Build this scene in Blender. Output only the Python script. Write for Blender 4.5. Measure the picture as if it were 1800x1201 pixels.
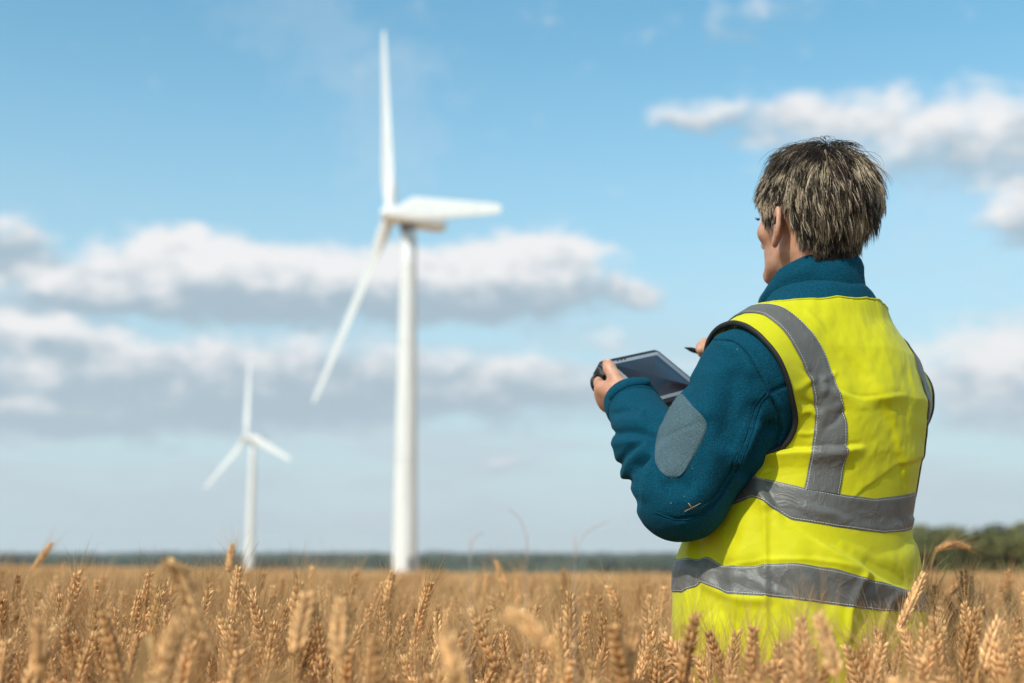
import bpy, bmesh, math, random
import numpy as np
from mathutils import Vector, Matrix
from mathutils.bvhtree import BVHTree

rad = math.radians
scene = bpy.context.scene
for o in list(bpy.data.objects):
    bpy.data.objects.remove(o)
COL = scene.collection

# ------------------------------------------------------------------ camera
FPX = 2250.0                                   # focal length in pixels of the 1800 px wide photograph
PITCH = math.atan((968 - 600.5) / FPX)         # the horizon sits low in the frame
CAM = np.array([0.0, 0.0, 0.95])
cam_data = bpy.data.cameras.new('camera')
cam_data.sensor_width = 36.0
cam_data.lens = FPX / 1800 * 36.0
cam_data.clip_start = 0.05
cam_data.clip_end = 60000
cam_data.dof.use_dof = True
cam_data.dof.focus_distance = 1.94
cam_data.dof.aperture_fstop = 3.0
cam_data.dof.aperture_blades = 0
cam = bpy.data.objects.new('camera', cam_data)
COL.objects.link(cam)
cam.location = CAM
cam.rotation_euler = (math.pi / 2 + PITCH, 0, 0)
scene.camera = cam

_f = np.array([0, math.cos(PITCH), math.sin(PITCH)])
_u = np.array([0, -math.sin(PITCH), math.cos(PITCH)])
_r = np.array([1.0, 0, 0])
def at(u, v, Y):
    """point of the place that lies Y metres ahead, measured from the photograph"""
    d = _f + (u - 900) / FPX * _r + (600.5 - v) / FPX * _u
    return CAM + d * (Y / d[1])
def px(p):
    d = np.asarray(p) - CAM
    z = d @ _f
    return np.stack([900 + FPX * (d @ _r) / z, 600.5 - FPX * (d @ _u) / z], -1)

# ------------------------------------------------------------------ sun and sky
SUN_EL, SUN_AZ = rad(43), rad(180 + 38)        # azimuth clockwise from +Y: behind the camera, to the left
SUN_DIR = np.array([math.sin(SUN_AZ) * math.cos(SUN_EL), math.cos(SUN_AZ) * math.cos(SUN_EL), math.sin(SUN_EL)])
sun_data = bpy.data.lights.new('sun', 'SUN')
sun_data.energy = 3.6
sun_data.angle = rad(0.6)
sun_data.color = (1.0, 0.955, 0.89)
sun = bpy.data.objects.new('sun', sun_data)
COL.objects.link(sun)
sun.rotation_euler = Vector(SUN_DIR).to_track_quat('Z', 'Y').to_euler()

class NT:
    """small helper for node trees"""
    def __init__(self, tree):
        self.t = tree
    def n(self, kind, ins=None, **props):
        nd = self.t.nodes.new(kind)
        for k, v in props.items():
            setattr(nd, k, v)
        for k, v in (ins or {}).items():
            s = nd.inputs[k]
            if isinstance(v, bpy.types.NodeSocket):
                self.t.links.new(v, s)
            else:
                s.default_value = v
        return nd
    def m(self, op, a, b=0.0, c=None, clamp=False):
        ins = {0: a, 1: b}
        if c is not None:
            ins[2] = c
        return self.n('ShaderNodeMath', ins, operation=op, use_clamp=clamp).outputs[0]
    def vm(self, op, a, b=(0, 0, 0)):
        nd = self.n('ShaderNodeVectorMath', {0: a, 1: b}, operation=op)
        return nd.outputs['Value'] if op in ('LENGTH', 'DOT_PRODUCT') else nd.outputs[0]
    def sm(self, x, a, b, lo=0.0, hi=1.0):
        return self.n('ShaderNodeMapRange', {0: x, 1: a, 2: b, 3: lo, 4: hi}, interpolation_type='SMOOTHSTEP').outputs[0]
    def mix(self, f, a, b, blend='MIX'):
        nd = self.n('ShaderNodeMix', None, data_type='RGBA', blend_type=blend)
        for s, v in ((nd.inputs[0], f), (nd.inputs[6], a), (nd.inputs[7], b)):
            if isinstance(v, bpy.types.NodeSocket):
                self.t.links.new(v, s)
            else:
                s.default_value = v if not isinstance(v, tuple) or len(v) == 4 else (*v, 1)
        return nd.outputs[2]

world = bpy.data.worlds.new('World')
scene.world = world
world.use_nodes = True
wt = world.node_tree
wt.nodes.clear()
W = NT(wt)
# cloud banks: centre and half sizes in degrees of azimuth / elevation, weight
def deg(u, v):
    d = at(u, v, 1.0) - CAM
    return math.degrees(math.atan2(d[0], d[1])), math.degrees(math.atan2(d[2], math.hypot(d[0], d[1])))
def blob(u, v, ru, rv, w, tone=0.0):
    a, e = deg(u, v)
    return a, e, math.degrees(ru / FPX), math.degrees(rv / FPX), w, tone
BLOBS = [blob(*b) for b in (
    (330, 490, 200, 76, 1.25), (600, 502, 270, 70, 1.25), (900, 494, 195, 78, 1.35), (90, 512, 190, 44, .85), (1115, 518, 55, 28, .6),
    (5, 428, 75, 52, .8, -.5), (1720, 235, 320, 84, .9, .1), (1400, 200, 190, 50, .66), (1210, 208, 95, 26, .62), (1800, 372, 85, 62, .95),
    (1800, 650, 230, 95, 1.0, .2), (1075, 600, 40, 24, .45),
    (20, 585, 90, 36, .75), (140, 596, 80, 34, .75), (520, 655, 330, 60, .85, -.35), (150, 690, 360, 85, .9, -.55), (980, 668, 290, 50, .8, -.25), (90, 738, 130, 28, .8, .3),
    (640, 725, 520, 45, .6, -.5), (1330, 30, 200, 48, .36), (960, 30, 45, 24, .36), (900, 812, 70, 16, .55),
    (330, 425, 60, 30, .6, .3), (960, 440, 90, 30, .6, .3),
)]
tc = W.n('ShaderNodeTexCoord').outputs['Generated']
sp = W.n('ShaderNodeSeparateXYZ', {0: tc})
az = W.m('MULTIPLY', W.m('ARCTAN2', sp.outputs[0], sp.outputs[1]), 57.29578)
el = W.m('MULTIPLY', W.m('ARCSINE', sp.outputs[2]), 57.29578)
p0 = W.n('ShaderNodeCombineXYZ', {0: az, 1: el}).outputs[0]
sc = W.vm('MULTIPLY', p0, (1.0, 1.55, 1.0))
n1 = W.n('ShaderNodeTexNoise', {'Vector': sc, 'Scale': 0.5, 'Detail': 3.5, 'Roughness': 0.5}, noise_dimensions='2D').outputs[0]
n2 = W.n('ShaderNodeTexNoise', {'Vector': W.vm('ADD', sc, (-.28, .5, 0)), 'Scale': 0.55, 'Detail': 2.0, 'Roughness': 0.5}, noise_dimensions='2D').outputs[0]
warp = W.n('ShaderNodeTexNoise', {'Vector': sc, 'Scale': 0.38, 'Detail': 2.0, 'Roughness': 0.6}, noise_dimensions='2D').outputs[1]
q = W.vm('ADD', p0, W.vm('MULTIPLY', W.vm('SUBTRACT', warp, (.5, .5, .5)), (2.4, 1.0, 0)))
S, H = None, None
for a, e, ra, re, w, tone in BLOBS:
    v = W.vm('MULTIPLY', W.vm('SUBTRACT', q, (a, e, 0)), (1 / ra, 1 / re, 0))
    f = W.sm(W.vm('LENGTH', v), 0.0, 1.6, w, 0.0)
    h = W.m('ADD', W.vm('DOT_PRODUCT', v, (-.12, 1, 0)), tone) if tone else W.vm('DOT_PRODUCT', v, (-.12, 1, 0))
    S = f if S is None else W.m('ADD', S, f)
    H = W.m('MULTIPLY', h, f) if H is None else W.m('MULTIPLY_ADD', h, f, H)
# the rest of the sky goes on with the same broken cloud
big = W.n('ShaderNodeTexNoise', {'Vector': W.vm('MULTIPLY', p0, (1, 2.2, 1)), 'Scale': 0.085, 'Detail': 2.0}, noise_dimensions='2D').outputs[0]
away = W.m('MAXIMUM', W.sm(W.m('ABSOLUTE', az), 22, 30), W.sm(el, 26, 32))
S = W.m('ADD', S, W.m('MULTIPLY', W.m('MULTIPLY', W.sm(big, .46, .68), away), .9))
S = W.m('MINIMUM', S, 1.3)
dens = W.m('MULTIPLY_ADD', W.m('SUBTRACT', n1, .5), 0.9, S)
mask = W.sm(dens, 0.12, 0.88)
hh = W.m('DIVIDE', H, W.m('MAXIMUM', S, .15))
lit = W.m('MULTIPLY_ADD', W.m('SUBTRACT', n1, n2), 1.0, hh)
lit = W.sm(lit, -0.62, 0.55)
sky = W.n('ShaderNodeTexSky', None, sky_type='NISHITA', sun_disc=False, sun_elevation=SUN_EL, sun_rotation=SUN_AZ,
          altitude=60.0, air_density=1.0, dust_density=1.6, ozone_density=1.6).outputs[0]
skyc = W.mix(1.0, sky, (0.90, 1.42, 1.30), 'MULTIPLY')
cloud = W.mix(lit, (2.65, 3.4, 3.98), (6.05, 6.02, 6.05))
low = W.sm(el, 0.5, 11.0, 1.0, 0.0)
# thin flat layers of cloud low over the horizon, all the way round
lay = W.n('ShaderNodeTexNoise', {'Vector': W.vm('MULTIPLY', p0, (.10, .62, 1)), 'Scale': 1.0, 'Detail': 3.0, 'Roughness': .5}, noise_dimensions='2D').outputs[0]
layer = W.m('MULTIPLY', W.sm(lay, .36, .62), W.sm(el, 5.0, 13.5, 1.0, 0.0))
cloud = W.mix(W.m('MULTIPLY', low, .6), cloud, (3.35, 4.1, 4.65))
haze_band = W.sm(el, -1.0, 25.0, 0.94, 0.0)
skyc = W.mix(haze_band, skyc, (3.7, 4.45, 5.0))
skyc = W.mix(W.m('MULTIPLY', layer, .62), skyc, (3.55, 4.15, 4.65))
thin = W.n('ShaderNodeTexNoise', {'Vector': W.vm('MULTIPLY', W.vm('ADD', p0, W.vm('MULTIPLY', warp, (6, 6, 0))), (.5, .9, 1)), 'Scale': 0.12, 'Detail': 3.0, 'Roughness': .5}, noise_dimensions='2D').outputs[0]
skyc = W.mix(W.sm(thin, .5, .85, 0, .28), skyc, (4.6, 5.1, 5.6))
out = W.mix(W.m('MULTIPLY', mask, .96), skyc, cloud)
bg = W.n('ShaderNodeBackground', {0: out, 1: 0.15})
wt.links.new(bg.outputs[0], W.n('ShaderNodeOutputWorld').inputs[0])
world.cycles.sampling_method = 'MANUAL'
world.cycles.sample_map_resolution = 256

vs = scene.view_settings
scene.display_settings.display_device = 'sRGB'
vs.view_transform = 'Standard'
vs.look = 'None'
vs.exposure = 0.0
vs.gamma = 1.0
vs.use_curve_mapping = False
scene.render.engine = 'CYCLES'
scene.cycles.use_denoising = True
scene.cycles.max_bounces = 8
scene.cycles.transparent_max_bounces = 8
scene.cycles.volume_bounces = 1

# ------------------------------------------------------------------ helpers
RNG = np.random.default_rng(11)
def tag(o, label=None, cat=None, group=None, kind=None):
    for k, v in (('label', label), ('category', cat), ('group', group), ('kind', kind)):
        if v:
            o[k] = v
    return o
def mesh_from(name, V, F, smooth=True):
    """V (n,3); F list of index arrays, each (m,3) or (m,4)"""
    me = bpy.data.meshes.new(name)
    if not isinstance(F, (list, tuple)):
        F = [F]
    F = [np.asarray(f, dtype=np.int32) for f in F if len(f)]
    loops = np.concatenate([f.ravel() for f in F]) if F else np.zeros(0, np.int32)
    sizes = np.concatenate([np.full(len(f), f.shape[1], np.int32) for f in F]) if F else np.zeros(0, np.int32)
    me.vertices.add(len(V)); me.vertices.foreach_set('co', np.asarray(V, np.float32).ravel())
    me.loops.add(len(loops)); me.loops.foreach_set('vertex_index', loops)
    me.polygons.add(len(sizes))
    me.polygons.foreach_set('loop_start', np.concatenate([[0], np.cumsum(sizes)[:-1]]).astype(np.int32) if len(sizes) else [])
    me.polygons.foreach_set('loop_total', sizes)
    if smooth:
        me.polygons.foreach_set('use_smooth', np.ones(len(sizes), bool))
    me.update(calc_edges=True)
    return me
def obj(name, me, mat=None, parent=None, loc=None):
    o = bpy.data.objects.new(name, me)
    COL.objects.link(o)
    if mat is not None and me is not None and not me.materials:
        me.materials.append(mat)
    if parent is not None:
        o.parent = parent
    if loc is not None:
        o.location = loc
    return o
def empty(name, loc=(0, 0, 0), rz=0):
    o = bpy.data.objects.new(name, None)
    o.empty_display_size = 0.1
    COL.objects.link(o)
    o.location = loc
    o.rotation_euler = (0, 0, rz)
    return o
def set_attr(me, name, vals, kind='FLOAT'):
    a = me.attributes.new(name, kind, 'POINT')
    a.data.foreach_set('value' if kind in ('FLOAT', 'INT') else ('color' if kind == 'FLOAT_COLOR' else 'vector'), np.asarray(vals).ravel())
def material(name):
    m = bpy.data.materials.new(name)
    m.use_nodes = True
    m.node_tree.nodes.clear()
    T = NT(m.node_tree)
    bsdf = T.n('ShaderNodeBsdfPrincipled')
    o = T.n('ShaderNodeOutputMaterial')
    m.node_tree.links.new(bsdf.outputs[0], o.inputs[0])
    T.b = bsdf; T.link = m.node_tree.links.new; T.out = o
    return m, T
def bump(T, h, strength=0.3, dist=0.002, normal=None):
    ins = {'Height': h, 'Strength': strength, 'Distance': dist}
    if normal is not None:
        ins['Normal'] = normal
    return T.n('ShaderNodeBump', ins).outputs[0]
def ring_faces(nr, ns, closed=True, off=0):
    """quads between nr rings of ns points"""
    i = np.arange(nr - 1)[:, None] * ns
    j = np.arange(ns if closed else ns - 1)[None]
    k = (j + 1) % ns
    return (np.stack([i + j, i + k, i + ns + k, i + ns + j], -1).reshape(-1, 4) + off).astype(np.int32)
def tube(path, radii, ns=8, caps=True):
    path = np.asarray(path, float); n = len(path)
    radii = np.broadcast_to(np.asarray(radii, float), (n,))
    t = np.gradient(path, axis=0); t /= np.linalg.norm(t, axis=1)[:, None] + 1e-12
    ref = np.array([0, 0, 1.0]) if abs(t[0][2]) < .9 else np.array([1.0, 0, 0])
    a = np.cross(t[0], ref); a /= np.linalg.norm(a)
    V = []
    for i in range(n):
        a = a - t[i] * (a @ t[i]); a /= np.linalg.norm(a)
        b = np.cross(t[i], a)
        ph = np.arange(ns) * 2 * np.pi / ns
        V.append(path[i] + radii[i] * (np.cos(ph)[:, None] * a + np.sin(ph)[:, None] * b))
    V = np.concatenate(V); F = [ring_faces(n, ns)]
    if caps:
        c0, c1 = len(V), len(V) + 1
        V = np.vstack([V, path[0], path[-1]])
        j = np.arange(ns); k = (j + 1) % ns
        F.append(np.stack([k, j, np.full(ns, c0)], -1)); F.append(np.stack([(n - 1) * ns + j, (n - 1) * ns + k, np.full(ns, c1)], -1))
    return V, F
def join(parts):
    V, F3, F4, o = [], [], [], 0
    for v, f in parts:
        for x in (f if isinstance(f, (list, tuple)) else [f]):
            x = np.asarray(x)
            (F4 if x.shape[1] == 4 else F3).append(x + o)
        V.append(v); o += len(v)
    F = []
    if F3: F.append(np.concatenate(F3))
    if F4: F.append(np.concatenate(F4))
    return np.concatenate(V), F
def value_noise(x, y, seed=0):
    xi = np.floor(x).astype(np.int64); yi = np.floor(y).astype(np.int64)
    fx = x - xi; fy = y - yi; fx = fx * fx * (3 - 2 * fx); fy = fy * fy * (3 - 2 * fy)
    def h(a, b):
        n = (a * 374761393 + b * 668265263 + seed * 974711) & 0x7fffffff
        n = ((n ^ (n >> 13)) * 1274126177) & 0x7fffffff
        return (n ^ (n >> 16)) / 0x7fffffff
    return (h(xi, yi) * (1 - fx) + h(xi + 1, yi) * fx) * (1 - fy) + (h(xi, yi + 1) * (1 - fx) + h(xi + 1, yi + 1) * fx) * fy
def fbm(x, y, seed=0, oct=4):
    s, a, t = 0, .5, 0
    for k in range(oct):
        s = s + a * value_noise(x * 2 ** k, y * 2 ** k, seed + k); t += a; a *= .5
    return s / t

# ------------------------------------------------------------------ the ground
FIELD_END = 690.0
def soil_z(x, y):
    """gently falling field, then a shallow valley"""
    r = np.hypot(x, y)
    az = np.degrees(np.arctan2(x, y))
    s = np.interp(az, [-26, -20, -12, 0, 8, 16, 40], [.0108, .0114, .0146, .0186, .0186, .0172, .0165])
    z = -s * (np.sqrt((r - 4) ** 2 + 9) + (r - 4)) * .5
    far = np.clip((r - FIELD_END) / 900, 0, 1); far = far * far * (3 - 2 * far)
    z = z * (1 - far) + far * -34
    z = z + far * 16 * (fbm(x / 900, y / 900, 5) - .5) + 30 * np.clip((r - 6500) / 9000, 0, 1)
    return z
def polar_sheet(r0, r1, nr, a0, a1, na, zf):
    rr = np.geomspace(r0, r1, nr); aa = np.radians(np.linspace(a0, a1, na))
    R, A = np.meshgrid(rr, aa, indexing='ij')
    X = R * np.sin(A); Y = R * np.cos(A)
    return np.stack([X, Y, zf(X, Y)], -1).reshape(-1, 3), ring_faces(nr, na, False)
m_ground, T = material('ground')
g = T.n('ShaderNodeNewGeometry').outputs['Position']
n_a = T.n('ShaderNodeTexNoise', {'Vector': g, 'Scale': 0.0016, 'Detail': 3.0, 'Roughness': .45}).outputs[0]
n_b = T.n('ShaderNodeTexNoise', {'Vector': g, 'Scale': 9.0, 'Detail': 6.0}).outputs[0]
dist = T.vm('LENGTH', T.vm('MULTIPLY', g, (1, 1, 0)))
land = T.mix(T.sm(n_a, .47, .53), (.055, .075, .03), (.34, .25, .11))
soil = T.mix(n_b, (.10, .066, .038), (.24, .165, .09))
col = T.mix(T.sm(dist, FIELD_END - 5, FIELD_END + 5), soil, land)
T.link(col, T.b.inputs['Base Color']); T.b.inputs['Roughness'].default_value = .95
V, F = polar_sheet(0.02, 9000, 140, -180, 180, 181, soil_z)
ground = obj('ground', mesh_from('ground', V, F), m_ground)
tag(ground, kind='structure')

# ------------------------------------------------------------------ far woodland in the valley
def leaf_material(name, c0, c1, rough=.7, trans=.25):
    m, T = material(name)
    ca = T.n('ShaderNodeAttribute', None, attribute_name='tint').outputs['Fac']
    T.link(T.mix(ca, c0, c1), T.b.inputs['Base Color'])
    T.b.inputs['Roughness'].default_value = rough
    T.b.inputs['Specular IOR Level'].default_value = .25
    return m
m_far = leaf_material('far_foliage', (.018, .035, .018), (.06, .085, .035))
def crown_cloud(centers, radii, per, leaf, seed, flat=.8):
    """many leaf-sized faces through the crowns' outer volume; returns V, F, tint"""
    r = np.random.default_rng(seed)
    n = len(centers) * per
    c = np.repeat(centers, per, 0); R = np.repeat(radii, per, 0)
    d = r.normal(size=(n, 3)); d /= np.linalg.norm(d, axis=1)[:, None]
    d[:, 2] = np.where(d[:, 2] < -.35, -d[:, 2], d[:, 2])
    lump = 1 + .22 * np.sin(d[:, 0] * 5 + c[:, 0]) * np.sin(d[:, 1] * 4 + c[:, 1]) + .15 * np.sin(d[:, 2] * 7 + c[:, 0] * 2)
    rr = (1 - .42 * r.random(n) ** 2)[:, None] * lump[:, None]
    p = c + d * rr * R * np.array([1, 1, flat])
    a = r.normal(size=(n, 3)) * .6 + d; a /= np.linalg.norm(a, axis=1)[:, None]
    b = np.cross(a, r.normal(size=(n, 3))); b /= np.linalg.norm(b, axis=1)[:, None]
    e = np.cross(a, b)
    s = (leaf * R[:, :1] * r.uniform(.6, 1.5, (n, 1)))
    V = np.stack([p - b * s, p + e * s * .7, p + b * s, p - e * s * .7], 1).reshape(-1, 3)
    F = np.arange(4 * n).reshape(-1, 4)
    t = np.clip(r.normal(.45, .2, n) + np.repeat(r.normal(0, .16, len(centers)), per), 0, 1)
    return V, F, np.repeat(t, 4)
def far_wood():
    parts, tints = [], []
    r = np.random.default_rng(4)
    cs, rs = [], []
    for dist, a0, a1, top in ((1500, -44, 44, -11), (2300, -44, 44, -7.5), (3600, -44, 44, -5.0), (5600, -44, 44, -3.0)):
        n = int(np.radians(a1 - a0) * dist / (dist * .0048))
        for a in np.linspace(a0, a1, n):
            if dist < 2000 and value_noise(np.array([a * .45]), np.array([3.0]), 9)[0] < .42:
                continue
            d = dist * (1 + .05 * r.normal()); w = dist * .0052 * r.uniform(.8, 1.3)
            x, y = d * math.sin(rad(a)), d * math.cos(rad(a))
            h = w * 1.1
            t = top + .0022 * dist * (value_noise(np.array([a * .6]), np.array([dist]), 2)[0] - .6) - max(0, a) * dist * .00003
            cs.append((x, y, t - h)); rs.append((w, w, h))
    cs, rs = np.array(cs), np.array(rs)
    V, F, t = crown_cloud(cs, rs, 40, .38, 7, .8)
    # the wooded slopes below the crowns: rough banks that close the gaps
    P = [(V, F)]; tt = [t]
    for dist, top in ((1650, -17), (2500, -12), (3900, -10), (6000, -8)):
        a = np.radians(np.linspace(-46, 46, 520))
        rows = []
        for k, dz in enumerate((0, .004, .012, .03)):
            rr = dist * (1 - .02 * k) * (1 + .012 * (fbm(a * 90, a * 0 + k, 3) - .5))
            rows.append(np.stack([rr * np.sin(a), rr * np.cos(a), top - dz * dist * .8 + dist * .003 * (fbm(a * 160, a * 0 + k, 8) - .5)], -1))
        b = np.concatenate(rows)
        P.append((b, ring_faces(4, len(a), False))); tt.append(np.full(len(b), .4))
    V, F = join(P)
    me = mesh_from('far_woodland', V, F, False)
    set_attr(me, 'tint', np.concatenate(tt).astype(np.float32))
    o = obj('far_woodland', me, m_far)
    tag(o, 'dark green band of distant woodland along the horizon', 'woodland', kind='stuff')
far_wood()

# ------------------------------------------------------------------ the wood at the field's edge, right
m_wood = leaf_material('edge_foliage', (.055, .068, .018), (.18, .17, .055))
def edge_wood():
    r = np.random.default_rng(21)
    cs, rs = [], []
    for k in range(230):
        a = r.uniform(15.5, 42)
        d = r.uniform(300, 345)
        prof = np.interp(a, [15.4, 16.6, 18.2, 20, 22, 31], [.55, .85, .98, .95, 1.05, 1.15])
        w = r.uniform(2.2, 4.2)
        x, y = d * math.sin(rad(a)), d * math.cos(rad(a))
        top = (10.0 + r.normal() * .8) * prof
        for j in range(4):
            h = top * (j + .4) / 4
            cs.append((x + r.normal() * 1.6, y + r.normal() * 1.6, float(soil_z(np.array([x]), np.array([y]))[0]) + h))
            rs.append((w, w, w * .9))
    V, F, t = crown_cloud(np.array(cs), np.array(rs), 110, .17, 5, .85)
    me = mesh_from('hedgerow_wood', V, F, False)
    set_attr(me, 'tint', t.astype(np.float32))
    o = obj('hedgerow_wood', me, m_wood)
    tag(o, 'olive green mass of trees along the right edge of the wheat field', 'woodland', kind='stuff')
edge_wood()

# ------------------------------------------------------------------ the air
m_haze = bpy.data.materials.new('haze'); m_haze.use_nodes = True; m_haze.node_tree.nodes.clear()
T = NT(m_haze.node_tree)
pv = T.n('ShaderNodeVolumePrincipled', {'Color': (.93, .96, 1.0, 1), 'Density': 0.00008, 'Anisotropy': .2})
m_haze.node_tree.links.new(pv.outputs[0], T.n('ShaderNodeOutputMaterial').inputs['Volume'])
bm = bmesh.new(); bmesh.ops.create_cube(bm, size=1)
for v in bm.verts: v.co = Vector((v.co.x * 19200, v.co.y * 19200, 112 if v.co.z > 0 else -62))
me = bpy.data.meshes.new('haze'); bm.to_mesh(me); bm.free()
haze = obj('haze', me, m_haze)
tag(haze, kind='stuff')

# ------------------------------------------------------------------ wind turbines
m_white, T = material('turbine_paint')
g = T.n('ShaderNodeNewGeometry').outputs['Position']
nz = T.n('ShaderNodeTexNoise', {'Vector': T.vm('MULTIPLY', g, (1, 1, .12)), 'Scale': .9, 'Detail': 5.0}).outputs[0]
T.link(T.mix(T.sm(nz, .35, .75), (.70, .70, .69), (.61, .61, .60)), T.b.inputs['Base Color'])
T.b.inputs['Roughness'].default_value = .42
m_dark, T = material('turbine_dark')
T.b.inputs['Base Color'].default_value = (.12, .12, .13, 1); T.b.inputs['Roughness'].default_value = .6
m_conc, T = material('concrete_pad')
T.b.inputs['Base Color'].default_value = (.38, .37, .35, 1); T.b.inputs['Roughness'].default_value = .9

def naca(n=14, th=.2):
    x = .5 * (1 - np.cos(np.linspace(0, np.pi, n)))
    y = 5 * th * (.2969 * np.sqrt(x) - .126 * x - .3516 * x ** 2 + .2843 * x ** 3 - .1036 * x ** 4)
    return np.concatenate([np.stack([x, y], -1), np.stack([x, -y], -1)[-2:0:-1]])
def blade_mesh(R):
    st = np.array([0, .02, .05, .09, .14, .2, .3, .45, .6, .75, .88, .95, .985, 1.0])
    chord = np.interp(st, [0, .05, .12, .2, .3, .5, .7, .9, .98, 1], [.052, .055, .080, .102, .095, .078, .062, .046, .036, .018]) * R
    th = np.interp(st, [0, .05, .12, .2, .4, 1], [1, 1, .62, .36, .24, .16])
    tw = np.radians(np.interp(st, [0, .1, .2, .4, .7, 1], [8, 8, 6, 3, 1, -1]))
    af = naca(14, 1.0); circ_n = len(af)
    ph = np.linspace(0, 2 * np.pi, circ_n, endpoint=False)
    V = []
    for s, c, t, w in zip(st, chord, th, tw):
        mixr = np.clip((s - .04) / .14, 0, 1)
        a = np.stack([(af[:, 0] - .32) * c, af[:, 1] * c * t * .52], -1)
        cc = np.stack([-np.cos(ph) * .5 * c, np.sin(ph) * .5 * c], -1)
        q = a * mixr + cc * (1 - mixr)
        x = q[:, 0] * np.cos(w) - q[:, 1] * np.sin(w); y = q[:, 0] * np.sin(w) + q[:, 1] * np.cos(w)
        V.append(np.stack([x, y, np.full(circ_n, .012 * R + s * (R - .012 * R))], -1))
    V = np.concatenate(V); F = [ring_faces(len(st), circ_n)[:, ::-1]]
    return mesh_from('blade', V, F)
def superellipse_loft(xs, ws, hs, zs, n=28, e=3.2):
    ph = np.linspace(0, 2 * np.pi, n, endpoint=False)
    c, s = np.cos(ph), np.sin(ph)
    k = (np.abs(c) ** e + np.abs(s) ** e) ** (-1 / e)
    V = np.concatenate([np.stack([np.full(n, x), c * k * w, s * k * h + z], -1) for x, w, h, z in zip(xs, ws, hs, zs)])
    V = np.vstack([V, [xs[0], 0, zs[0]], [xs[-1], 0, zs[-1]]])
    m = len(xs); j = np.arange(n); q = (j + 1) % n
    return V, [ring_faces(m, n), np.stack([q, j, np.full(n, m * n)], -1), np.stack([(m - 1) * n + j, (m - 1) * n + q, np.full(n, m * n + 1)], -1)]
def turbine(base, hub, psi, tilt, spin, R, label, overhang=3.4, r_base=2.1, r_top=1.28):
    ax = np.array([math.sin(psi) * math.cos(tilt), math.cos(psi) * math.cos(tilt), math.sin(tilt)])
    root = empty('wind_turbine', base)
    tag(root, label, 'wind turbine', 'wind turbines in the wheat field')
    base = np.array(base); hub = np.array(hub) - base
    top = hub[2] - 1.75
    prof = [(-1.0, r_base * 1.0), (0, r_base)]
    zz = np.linspace(0, top, 9)[1:]
    V, F = tube([(0, 0, z) for z in np.concatenate([[-1.2, 0], zz])], np.concatenate([[r_base, r_base], r_base + (r_top - r_base) * zz / top]), 48)
    tw = obj('tower', mesh_from('tower', V, F), m_white, root)
    for k in (.33, .66):
        z = top * k; rr = r_base + (r_top - r_base) * k
        V, F = tube([(0, 0, z - .12), (0, 0, z + .12)], rr + .035, 48)
        obj('flange', mesh_from('flange', V, F, False), m_white, tw)
    bm = bmesh.new(); bmesh.ops.create_cube(bm, size=1)
    bmesh.ops.scale(bm, vec=(1.0, .16, 2.2), verts=bm.verts); bmesh.ops.bevel(bm, geom=bm.edges[:], offset=.05, segments=2, affect='EDGES')
    me = bpy.data.meshes.new('door'); bm.to_mesh(me); bm.free()
    d = obj('door', me, m_dark, tw); d.location = (r_base * .55, -r_base * .84, 2.4); d.rotation_euler = (0, 0, .58)
    V, F = tube([(0, 0, -1), (0, 0, -.05), (0, 0, .25)], [r_base + 1.4, r_base + 1.4, r_base + 1.1], 48)
    obj('foundation', mesh_from('foundation', V, F, False), m_conc, root)
    rotm = Matrix(((ax[0], -math.cos(psi), 0), (ax[1], math.sin(psi), 0), (ax[2], 0, 1))).to_4x4()
    X = Vector(ax).normalized(); Yv = Vector((0, 0, 1)).cross(X).normalized(); Z = X.cross(Yv)
    rotm = Matrix((X, Yv, Z)).transposed().to_4x4()
    hv = Vector(hub)
    # nacelle runs back from the hub over the tower
    V, F = superellipse_loft([-10.2, -10.0, -9.0, -6, -3.5, -1.9, -1.35], [.8, 1.0, 1.25, 1.45, 1.5, 1.35, 1.1], [.8, 1.0, 1.25, 1.4, 1.45, 1.3, 1.05], [.12, .12, .1, .05, 0, 0, 0])
    nac = obj('nacelle', mesh_from('nacelle', V, F), m_white, root)
    nac.matrix_local = Matrix.Translation(hv) @ rotm
    V, F = tube([(-3.4, 0, -1.4), (-3.4, 0, -2.3)], [1.45, 1.35], 40)
    yb = obj('yaw_bearing', mesh_from('yaw_bearing', V, F, False), m_dark, root); yb.matrix_local = Matrix.Translation(hv) @ rotm
    V, F = tube([(-8.2, 0, 1.5), (-8.2, 0, 3.0)], .05, 8)
    mast = obj('wind_vane', mesh_from('wind_vane', V, F), m_dark, nac)
    # spinner
    xs = np.array([-1.4, -1.2, -.6, .2, .9, 1.5, 1.85, 2.0]); rs = np.array([1.2, 1.45, 1.6, 1.6, 1.4, .95, .45, .05])
    V, F = tube([(x, 0, 0) for x in xs], rs, 32)
    hb = obj('hub', mesh_from('hub', V, F), m_white, root); hb.matrix_local = Matrix.Translation(hv) @ rotm
    bl = blade_mesh(R)
    for k in range(3):
        a = spin + k * 2 * math.pi / 3
        # spin is measured from the rotor's horizontal axis (e1 = axis x up)
        zdir = Vector(-Yv * math.cos(a) + Z * math.sin(a)).normalized()
        xdir = X.cross(zdir).normalized()
        ydir = zdir.cross(xdir)
        b = obj('blade', bl, m_white, root)
        b.matrix_local = Matrix.Translation(hv) @ Matrix((xdir, ydir, zdir)).transposed().to_4x4()
    return root
def fit_turbine(base_px, hub_px, Y, psi, tilt, spin, R, dx, dz, label):
    h = at(*hub_px, Y) + np.array([dx, 0, dz])
    ax = np.array([math.sin(psi), math.cos(psi)])
    b = at(*base_px, Y)
    base = (h[0] - ax[0] * 3.4, h[1] - ax[1] * 3.4, b[2])
    return turbine(base, tuple(h), psi, tilt, spin, R, label)
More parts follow.
